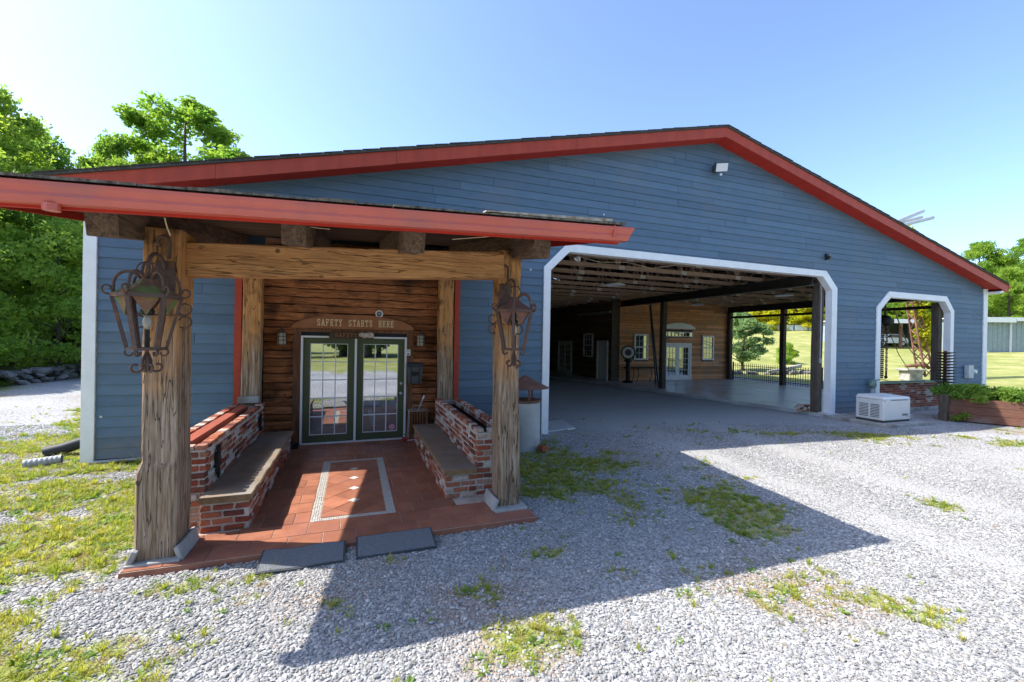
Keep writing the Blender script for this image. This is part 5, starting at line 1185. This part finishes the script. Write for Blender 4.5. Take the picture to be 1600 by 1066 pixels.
# parked cars
def car(px, zc, yaw, label, van=False):
    x,y = campt(px,zc); g = gz_(x,y)+.05; o = thing('parked_car', label, 'car', (x,y,g), 'cars parked in the open shed')
    prof = [(-2.1,.35),(-2.15,.75),(-1.7,.92),(-1.05,.98),(-.55,1.42),(.85,1.45),(1.55,1.02),(2.05,.95),(2.15,.6),(2.1,.35)] if not van else [(-2.4,.4),(-2.45,.95),(-1.9,1.05),(-1.3,1.15),(-.8,1.75),(2.2,1.8),(2.35,1.1),(2.35,.4)]
    c, s_ = math.cos(yaw), math.sin(yaw)
    def T(m): m.v = [(x+p[0]*c-p[1]*s_, y+p[0]*s_+p[1]*c, g+p[2]) for p in m.v]; return m
    T(MB().prism(prof,-.85,.85)).build('body', MT['carw'], o, bev=.08)
    w = [(-.95,1.0),(-.5,1.36),(.8,1.38),(1.35,1.02)] if not van else [(-1.15,1.2),(-.75,1.66),(1.9,1.7),(2.0,1.2)]
    T(MB().prism(w,-.865,.865)).build('windows', MT['cargl'], o)
    for wx in (-1.35,1.35):
        for sy in (-1,1):
            wh = T(MB().tube([(wx,sy*.70,.33),(wx,sy*.88,.33)],.33,18)).build('wheel', MT['tyre'], o); T(MB().tube([(wx,sy*.885,.33),(wx,sy*.892,.33)],.19,14)).build('rim', MT['alu'], wh)
car(1384,51,YAW*-1+.15,'white car parked in the shed left of the rusty post'); car(1468,50.5,-.3,'white car parked in the shed right of the vine covered boom',True)
# vine covered crane boom
bx_,by_ = 31.6,6.4; g = gz_(bx_,by_); top = Vector((bx_-1.55,by_+.55,g+8.6)); base = Vector((bx_,by_,g+.2))
CR = thing('crane_boom', 'rusty lattice crane boom overgrown with vines on the lawn', 'crane', (bx_,by_,g))
e1 = Vector((.94,-.34,0))*.24; e2 = Vector((.34,.94,0))*.24; cn = [e1+e2,e1-e2,-e1-e2,-e1+e2]
for q_ in cn: MB().tube([base+q_,top+q_*.6],.055,6).build('chord', MT['rust'], CR)
m = MB()
for k in range(18):
    t0, t1 = k/18, (k+1)/18
    for a in range(4):
        A_, B_ = cn[a], cn[(a+1)%4]; p, q_ = (A_,B_) if k%2 else (B_,A_)
        m.tube([base.lerp(top,t0)+p*(1-.4*t0), base.lerp(top,t1)+q_*(1-.4*t1)],.032,5)
m.build('lacing', MT['rust'], CR)
MB().obox((bx_-1.0,by_+.2,g+.25),(.8,.7,.6),Matrix.Rotation(-.35,3,'Z')).build('plinth', MT['concrete2'], CR, bev=.05); MB().obox((bx_-1.0,by_+.2,g+.60),(1.15,.8,.13),Matrix.Rotation(-.3,3,'Z')).build('cap_stone', MT['concrete2'], CR, bev=.05); MB().tube([(bx_-1.3,by_+.3,g+.8),(bx_-.2,by_-.1,g+.9),(bx_+.3,by_,g+.7)],.09,8).build('winch', MT['rust'], CR)
MB().tube([(20.4,2.0,3.66),(25.5,4.1,2.1),(bx_-.4,by_,g+.9)],.022,5).build('cable', MT['black'], CR); MB().tube([(20.4,2.5,3.66),(25.5,4.5,1.75),(bx_-.8,by_+.3,g+.4)],.018,5).build('cable', MT['black'], CR)

# ================================================================ VEGETATION
def leaf_mesh(name, P, size, seed, mat_, upb=.5):
    r_ = np.random.RandomState(seed); n = len(P); P = np.asarray(P)
    nv = r_.normal(size=(n,3)); nv[:,2] += upb*2; nv /= np.linalg.norm(nv,axis=1)[:,None]
    t = np.cross(nv, r_.normal(size=(n,3))); t /= np.linalg.norm(t,axis=1)[:,None]; b = np.cross(nv,t)
    s = size*r_.uniform(.6,1.3,(n,1)); V = np.stack([P-t*s, P+b*s*.55-t*s*.1, P+t*s+nv*s*-.2, P-b*s*.55-t*s*.1],1).reshape(-1,3)
    me = bpy.data.meshes.new(name); me.from_pydata(V.tolist(), [], np.arange(n*4).reshape(-1,4).tolist()); me.materials.append(mat_); return me
def crown_points(seed, H, z0, Rr, ncl, nl, cr=(.55,1.05), prof='tree', flat=.7):
    r_ = np.random.RandomState(seed); C_ = []; pts = []
    for k in range(ncl):
        t = (k+r_.rand())/ncl; zc = z0+(H-z0)*t
        rad = Rr*(math.sin(math.pi*(.12+.86*t))**.75 if prof == 'tree' else (1-t**2.2)**.5)*math.sqrt(r_.uniform(.12,1))
        a = r_.rand()*6.283; c = np.array([rad*math.cos(a), rad*math.sin(a), zc]); q = r_.uniform(*cr); C_.append((c,q))
        v = r_.normal(size=(nl,3)); v /= np.linalg.norm(v,axis=1)[:,None]; v *= q*r_.uniform(.25,1,(nl,1))**.6; v[:,2] *= flat
        v *= 1+.35*np.sin(v[:,[1,2,0]]*5+seed); pts.append(c+v)
    return np.concatenate(pts), C_
def trunk_mesh(seed, H, r0, C_, nb=14, lean=.25):
    r_ = random.Random(seed); m = MB(); ax = [Vector((lean*math.sin(i*.7+seed)*.35*i/8, lean*math.cos(i*.9+seed)*.35*i/8, H*.93*i/8)) for i in range(9)]
    m.tube([Vector((0,0,-.3))]+ax[1:], [r0*1.25]+[r0*(1-.85*i/8) for i in range(1,9)], 9)
    for c,q in r_.sample(C_, min(nb,len(C_))):
        c = Vector(c); zs = max(.12*H, c.z-.75*math.hypot(c.x,c.y)-.2); i = min(zs/(H*.93)*8, 7.99); p = ax[int(i)].lerp(ax[int(i)+1], i-int(i)); rr_ = r0*(1-.85*i/8)*.5
        mid = p.lerp(c,.5)+Vector((0,0,-.12*(c-p).length)); m.tube([p,mid,c],[rr_,rr_*.6,rr_*.2],6)
    return m
PROTO = {}
def proto(key, seed, H, z0, Rr, ncl, nl, leaf, mat_, r0, **kw):
    P, C_ = crown_points(seed,H,z0,Rr,ncl,nl,**kw); cm = leaf_mesh(key+'_crown', P, leaf, seed, MT[mat_])
    tm = trunk_mesh(seed,H,r0,C_); to_ = tm.build('trunk', MT['bark'], smooth=True); tme = to_.data; bpy.data.objects.remove(to_); PROTO[key] = (cm,tme,H)
proto('poplar',11,14,2.6,3.4,70,430,.125,'leafA',.26,cr=(.6,1.15))
proto('open',12,16,5.0,4.2,58,400,.135,'leafA',.28,cr=(.6,1.1))
proto('dark',13,12,1.2,3.6,70,400,.13,'leafB',.24,cr=(.7,1.3))
proto('low',14,7,.3,2.6,66,240,.11,'leafB',.12,cr=(.45,.85),prof='dome')
proto('bush',15,3,.1,1.7,44,220,.085,'leafA',.05,cr=(.35,.6),prof='dome')
proto('gold',16,4,.1,2.3,44,220,.13,'leafC',.06,cr=(.45,.8),prof='dome')
proto('lawn',17,4.3,.9,1.75,52,240,.10,'leafD',.11,cr=(.35,.65))
proto('broad',18,13,2.2,4.6,80,380,.145,'leafA',.3,cr=(.7,1.25))
def tree(key, x, y, h, label, name='tree', cat='tree', wide=1., rot=None, group=None):
    cm, tm, H = PROTO[key]; g = gz_(x,y); o = thing(name, label, cat, (x,y,g), group); s_ = h/H; a = rng.random()*6.28 if rot is None else rot
    for nm,me in (('trunk',tm),('crown',cm)):
        c = bpy.data.objects.new(nm, me); COL.objects.link(c); c.parent = o; c.scale = (s_*wide,s_*wide,s_); c.rotation_euler = (0,0,a)
    return o
tree('poplar',-16.2,18.5,13.2,'tall tree at the left edge of the photo, its crown the highest there',wide=.9)
tree('dark',-16.6,22.5,12.8,'dark rounded tree just right of the tallest one at the left',wide=.8)
tree('poplar',-15.2,27,14.8,'slim pale tree between the left woods and the barn roof',wide=.7)
tree('open',-11.2,27,18.0,'tall open crowned tree rising behind the left end of the barn roof',wide=1.22,rot=2.2)
tree('low',-13.0,17.2,7.0,'large grey green shrub behind the stone wall beside the barn corner','shrub','shrub')
tree('bush',-13.6,12.8,2.6,'pale green bush at the left edge behind the stone wall','bush','bush')
tree('broad',-13.8,30.5,15.6,'light tree filling the gap left of the open crowned tree',wide=.8)
tree('poplar',-13.2,23.5,12.2,'pale tree peeking over the left eave of the barn',wide=.8)
tree('dark',-19.5,14.5,10.5,'broad dark tree low at the left edge behind the bush')
tree('dark',-17.0,30,12.5,'dark tree behind the slim pale tree at the left')
tree('lawn',28.0,15.9,4.3,'small rounded tree on the lawn seen through the bay',wide=1.05)
tree('bush',36.0,18.4,1.7,'small bright bush on the slope seen beside the slab column','bush','bush',wide=.9)
for k,(px,zc,h,lb) in enumerate(((1186,75,4.2,'first yellow green shrub of the hedge from the lawn tree'),(1212,76,4.6,'second yellow green shrub of the hedge beside the lawn tree'),(1243,75,4.9,'third yellow green shrub of the hedge, right of the slab column'),(1270,74,5.2,'fourth yellow green shrub of the hedge on the slope'),(1298,73,5.4,'last yellow green shrub of the hedge nearest the bay corner'))):
    x,y = campt(px,zc); tree('gold',x,y,h,lb,'hedge_shrub','shrub',1.15,group='yellow green hedge beyond the slope')
x,y = campt(1528,66); tree('broad',x,y,14.0,'light green tree behind the sheds, left of the two above the eave',wide=.95)
x,y = campt(1606,62); tree('broad',x,y,14.2,'bright green tree at the right edge behind the blue shed',wide=.95)
x,y = campt(1575,56); tree('broad',x,y,9.5,'low broad tree directly behind the blue shed roof',wide=1.1)
# pale board fence on the slope
WF = thing('board_fence', 'low pale board fence with dark posts on the slope below the hedge', 'fence', (*campt(1245,73),gz_(*campt(1245,73))))
pts = [campt(px,zc) for px,zc in ((1196,74),(1218,73.4),(1240,72.8),(1262,72.2),(1284,71.6),(1306,71))]
for a,b in zip(pts[:-1],pts[1:]):
    MB().beam((*a,gz_(*a)+.55),(*b,gz_(*b)+.55),.05,.9).build('board', MT['fencew'], WF)
for a in pts: MB().box(a[0]-.07,a[0]+.07,a[1]-.07,a[1]+.07,gz_(*a)-.3,gz_(*a)+1.7).build('post', MT['black'], WF)
# stones
def rock_mesh(seed, s=1):
    bm = bmesh.new(); bmesh.ops.create_icosphere(bm, subdivisions=1, radius=1); r_ = random.Random(seed)
    for v in bm.verts: v.co *= r_.uniform(.72,1.15); v.co.z *= .6; v.co.x *= 1.25
    me = bpy.data.meshes.new('stone'); bm.to_mesh(me); bm.free(); me.materials.append(MT['stone']); return me
RK = [rock_mesh(i) for i in range(6)]; rs_ = random.Random(21)
SW = thing('stone_wall', 'low dry stone wall of dark rocks at the edge of the left woods', 'wall', (-12.5,14.5,0))
for k in range(230):
    y_ = rs_.uniform(9,24); lv = k%3; s_ = rs_.uniform(.12,.26); x_ = -12.6+.12*(y_-14)*.1+rs_.uniform(-.42,.42)*(1-.25*lv)
    place('stone', RK[k%6], (x_,y_,.10+.20*lv+rs_.uniform(-.05,.05)), SW, (rs_.uniform(-.4,.4),rs_.uniform(-.4,.4),rs_.random()*6.28), (s_,s_,s_))
RB = thing('rock_bank', 'rocky edge with a pale fallen log below the lawn tree', 'rocks', (26.5,13.3,.1))
for k in range(26):
    t = rs_.random(); s_ = rs_.uniform(.12,.42); x_,y_ = 24.6+5.0*t+rs_.uniform(-.3,.3), 14.3-2.2*t+rs_.uniform(-.4,.4)
    place('stone', RK[k%6], (x_,y_,gz_(x_,y_)+.08), RB, (0,0,rs_.random()*6), (s_,s_,s_))
MB().beam((26.6,12.6,.25),(29.2,12.2,.7),.22,.2).build('log', MT['concrete2'], RB)
# ---------------------------------------------------------------- scattered stuff (geometry nodes)
def scatter(name, P, rot, scl, idx, protos, label, cat_):
    me = bpy.data.meshes.new(name); me.from_pydata(np.asarray(P).tolist(), [], [])
    for nm,tp_,arr in (('rot','FLOAT_VECTOR',rot),('scl','FLOAT_VECTOR',scl)):
        a = me.attributes.new(nm,tp_,'POINT'); a.data.foreach_set('vector', np.asarray(arr,np.float32).ravel())
    a = me.attributes.new('pick','INT','POINT'); a.data.foreach_set('value', np.asarray(idx,np.int32))
    o = bpy.data.objects.new(name, me); COL.objects.link(o); tag(o, label, cat_, kind='stuff')
    cl = bpy.data.collections.new(name+'_kinds')
    for i,(mesh) in enumerate(protos):
        q = bpy.data.objects.new('%s_kind_%d' % (name,i), mesh); cl.objects.link(q)
    ng = bpy.data.node_groups.new(name,'GeometryNodeTree'); ng.interface.new_socket('Geometry',in_out='INPUT',socket_type='NodeSocketGeometry'); ng.interface.new_socket('Geometry',in_out='OUTPUT',socket_type='NodeSocketGeometry')
    N = ng.nodes; L = ng.links; gi = N.new('NodeGroupInput'); go = N.new('NodeGroupOutput'); ip = N.new('GeometryNodeInstanceOnPoints'); ci = N.new('GeometryNodeCollectionInfo')
    ci.inputs['Collection'].default_value = cl; ci.inputs['Separate Children'].default_value = True; ci.inputs['Reset Children'].default_value = True
    def att(nm,ty): a = N.new('GeometryNodeInputNamedAttribute'); a.data_type = ty; a.inputs[0].default_value = nm; return a.outputs['Attribute']
    L.new(gi.outputs[0], ip.inputs['Points']); L.new(ci.outputs[0], ip.inputs['Instance']); ip.inputs['Pick Instance'].default_value = True
    L.new(att('pick','INT'), ip.inputs['Instance Index']); L.new(att('rot','FLOAT_VECTOR'), ip.inputs['Rotation']); L.new(att('scl','FLOAT_VECTOR'), ip.inputs['Scale'])
    L.new(ip.outputs[0], go.inputs[0]); md = o.modifiers.new('scatter','NODES'); md.node_group = ng; return o
nr = np.random.RandomState(5)
# woods: whole trees as one mass
def joined(key):
    cm, tm, H = PROTO[key]; bm = bmesh.new(); bm.from_mesh(cm); n0 = len(bm.faces); bm.from_mesh(tm)
    bm.faces.ensure_lookup_table()
    for f in bm.faces[n0:]: f.material_index = 1
    me = bpy.data.meshes.new(key+'_whole'); bm.to_mesh(me); bm.free(); me.materials.append(cm.materials[0]); me.materials.append(MT['bark']); return me
WH = [joined(k) for k in ('poplar','dark','broad','low')]
def woods(name, P, hmin, hmax, label, picks):
    P = np.array(P); n = len(P); z = hf(P[:,0],P[:,1]); H0 = np.array([14,12,13,7.]); ix = nr.choice(picks,n); h = nr.uniform(hmin,hmax,n); s_ = h/H0[ix]; s_ = np.where(ix==3, s_*.6, s_)
    scatter(name, np.column_stack([P,z]), np.column_stack([np.zeros((n,2)),nr.uniform(0,6.28,n)]), np.column_stack([s_,s_,s_]), ix, WH, label, 'woods')
pl = [(x,y) for x,y in zip(nr.uniform(-46,-17.5,150), nr.uniform(8,62,150)) if not (x > -20 and y < 12)]
woods('left_woodland', pl, 8.5, 12.5, 'mass of green woods behind the stone wall at the left', [1,1,0,3,2])
pr2 = [campt(px,zc) for px,zc in zip(nr.uniform(1080,1700,150), nr.uniform(82,125,150))]
woods('right_woodland', pr2, 10, 14, 'mass of green woods on the rise beyond the sheds and hedge', [1,2,2,0])
pr3 = [campt(px,zc) for px,zc in zip(nr.uniform(1340,1700,30), nr.uniform(62,76,30))]
woods('shed_woodland', pr3, 8, 11, 'bright green trees massed close behind the metal sheds', [2,0,2])
pb_ = [(x,y) for x,y in zip(nr.uniform(-45,40,60), nr.uniform(-52,-34,60))]
woods('rear_woodland', pb_, 9, 13, 'dark woods across the yard, seen only in the door glass', [1,2,0])
# gravel stones
SM = [(.285,.282,.278),(.35,.345,.335),(.22,.22,.222),(.31,.308,.302),(.43,.42,.40),(.31,.28,.245)]
stones = []
for i,c_ in enumerate(SM):
    bm = bmesh.new(); bmesh.ops.create_icosphere(bm, subdivisions=1, radius=1); r_ = random.Random(40+i)
    for v in bm.verts: v.co *= r_.uniform(.7,1.15); v.co.z *= .5; v.co.x *= 1.3
    me = bpy.data.meshes.new('gravel_kind'); bm.to_mesh(me); bm.free(); me.materials.append(M('gravel_stone_%s' % 'abcdef'[i], c_, None, .85, rand=.28, spec=.25)); stones.append(me)
def in_view(X, Y, zmin, zmax, marg=1.30):
    zc = X*math.sin(YAW)+(Y+9)*math.cos(YAW); l = X*math.cos(YAW)-(Y+9)*math.sin(YAW); return (zc > zmin) & (zc < zmax) & (np.abs(l) < marg*zc+.4), zc
N0 = 760000; X = nr.uniform(-9,14,N0); Y = nr.uniform(-7.6,4.0,N0)
ok, zc = in_view(X,Y,1.9,11.5); gmk = grassmask(X,Y); cov = np.clip((gmk+(vnoise(X,Y,2.6,4)-.5)*1.1-.28)/.35,0,1)
tkk = track(X,Y); dens = np.clip(1.25-.085*zc,.28,1)*(1-.78*cov)*(1-.72*tkk)
ok &= (nr.rand(N0) < dens) & ~in_floor(X,Y) & ~((X>2.88)&(X<3.54)&(Y>-1.4)&(Y<-.7)) & ~((X>-1.95)&(X<-1.45)&(Y>-4.26)&(Y<-3.7))
X, Y, tkk = X[ok], Y[ok], tkk[ok]; n = len(X); print('gravel', n)
GZn = lambda X,Y: hf(X,Y)+(vnoise(X,Y,1.1,3)-.5)*.035
s_ = nr.uniform(.005,.0135,(n,1))*np.where(nr.rand(n,1)<.08,1.6,1)*(1-.35*tkk[:,None])
scatter('gravel', np.column_stack([X,Y,GZn(X,Y)+s_[:,0]*.35]), np.column_stack([nr.uniform(-.3,.3,(n,2)),nr.uniform(0,6.28,n)]), s_*nr.uniform(.75,1.3,(n,3)), nr.choice(6,n,p=[.22,.2,.17,.2,.12,.09]), stones, 'loose grey gravel spread over the yard', 'gravel')
# grass tufts and weeds
def tuft(seed, nb, h, w, mat_, spread):
    r_ = random.Random(seed); m = MB()
    for k in range(nb):
        a = r_.random()*6.28; d = Vector((math.cos(a),math.sin(a),0)); sd = Vector((-d.y,d.x,0)); hh = h*r_.uniform(.5,1.15); b0 = d*r_.uniform(0,spread*.4); out_ = spread*r_.uniform(.4,1.2); ww = w*r_.uniform(.7,1.2)
        p1 = b0+d*out_*.45+Vector((0,0,hh*.65)); p2 = b0+d*out_+Vector((0,0,hh*r_.uniform(.7,1)))
        m.add([b0-sd*ww*.5,b0+sd*ww*.5,p1+sd*ww*.45,p1-sd*ww*.45,p2],[(0,1,2,3),(3,2,4)])
    me = bpy.data.meshes.new('tuft'); me.from_pydata(m.v,[],m.f); me.materials.append(mat_); return me
TF = [tuft(1,22,.085,.006,MT['grass'],.06),tuft(2,16,.06,.007,MT['grass'],.07),tuft(3,12,.05,.018,MT['weed'],.07),tuft(4,18,.05,.005,MT['dry'],.07),tuft(5,26,.11,.007,MT['grass'],.06)]
N0 = 120000; X = np.concatenate([nr.uniform(-12,9,N0), nr.uniform(9,18,N0//5)]); Y = np.concatenate([nr.uniform(-7.6,7.5,N0), nr.uniform(-6,0,N0//5)])
ok, zc = in_view(X,Y,1.9,17); gmk = grassmask(X,Y); cov = np.clip((gmk+(vnoise(X,Y,2.6,4)-.5)*1.1-.28)/.35,0,1)
ok &= (nr.rand(len(X)) < cov*.9+.012*(X<5)) & ~in_floor(X,Y) & ~((X>2.88)&(X<3.54)&(Y>-1.4)&(Y<-.7)) & ~((X>-1.95)&(X<-1.45)&(Y>-4.26)&(Y<-3.7))
X, Y = X[ok], Y[ok]; n = len(X); print('tufts', n)
s_ = nr.uniform(.45,1.15,(n,1))*np.where(X[:,None]<-1.9,1.0,.75)
scatter('grass', np.column_stack([X,Y,GZn(X,Y)-.004]), np.column_stack([nr.uniform(-.15,.15,(n,2)),nr.uniform(0,6.28,n)]), s_*np.array([[1.05,1.05,.85]]), nr.choice(5,n,p=[.28,.27,.15,.20,.10]), TF, 'tufts of grass and weeds growing through the gravel', 'grass')
# leafy weeds in the raised planter, vines on the boom
def plant(name, label, P, size, mat_, seed, parent=None, cat_='plant'):
    me = leaf_mesh(name, P, size, seed, MT[mat_], .6)
    if parent: 
        w = Vector(WL[parent.name]); o = bpy.data.objects.new(name, me); COL.objects.link(o); o.parent = parent; o.location = -w; return o
    o = bpy.data.objects.new(name, me); COL.objects.link(o); tag(o,label,cat_); return o
def clumps(cs, nl, q, seed):
    r_ = np.random.RandomState(seed); o = []
    for c in cs:
        v = r_.normal(size=(nl,3)); v /= np.linalg.norm(v,axis=1)[:,None]; v *= q*r_.uniform(.3,1.05,(nl,1)); o.append(np.array(c)+v*np.array([1,1,.7]))
    return np.concatenate(o)
for k in range(7):
    t = .06+.14*k; b = A.lerp(B2,t)+ofs*.5; h0 = .62
    lb = ['leafy weed at the far left end of the raised planter','second leafy weed of the raised planter from its left post','third leafy weed along the raised planter','leafy weed in the middle of the raised planter','fifth leafy weed, where the planter turns sunlit','sunlit yellowing weed toward the right end of the planter','sunlit weed at the planter end cut by the photo edge'][k]
    o = thing('planter_weed', lb, 'plant', (b.x,b.y,h0), 'weeds growing in the raised planter')
    cs = [(b.x+rng.uniform(-.42,.42)+ (-.30 if j%3==0 else 0),b.y+rng.uniform(-.25,.25)+(-.15 if j%3==0 else 0),h0+rng.uniform(.08,.36)) for j in range(14)]
    plant('leaves','',clumps(cs,190,.21,60+k),.045,'weed' if k<5 else 'leafC',k,o)
    m = MB()
    for c in cs: m.tube([(b.x,b.y,h0-.05),((b.x+c[0])/2,(b.y+c[1])/2,h0+.15),c],.008,5)
    m.build('stem', MT['weed'], o)
t_ = [base.lerp(top,k/22)+e1*rng.uniform(.4,2.4)+Vector((0,0,.2)) for k in [4+.5*j for j in range(37)]]; plant('vine','',clumps([tuple(p) for p in t_],240,.42,90),.10,'leafC',4,CR)
o = thing('foot_weed', 'small green weed at the foot of the planter corner', 'plant', (16.5,-1.75,0)); plant('leaves','',clumps([(16.52,-1.78,.14),(16.6,-1.86,.2),(16.45,-1.7,.1)],80,.13,95),.035,'weed',9,o)
o = thing('corner_weed', 'bright weed by the siding at the left barn corner', 'plant', (-3.3,-.22,0)); 
m = MB()
for k in range(9): a = k*.7; m.add([(-3.3,-.22,0),(-3.28,-.22,0),(-3.29+.16*math.cos(a),-.24+.12*math.sin(a),.13+.05*(k%3))],[(0,1,2)])
m.build('leaves', MT['grass'], o)
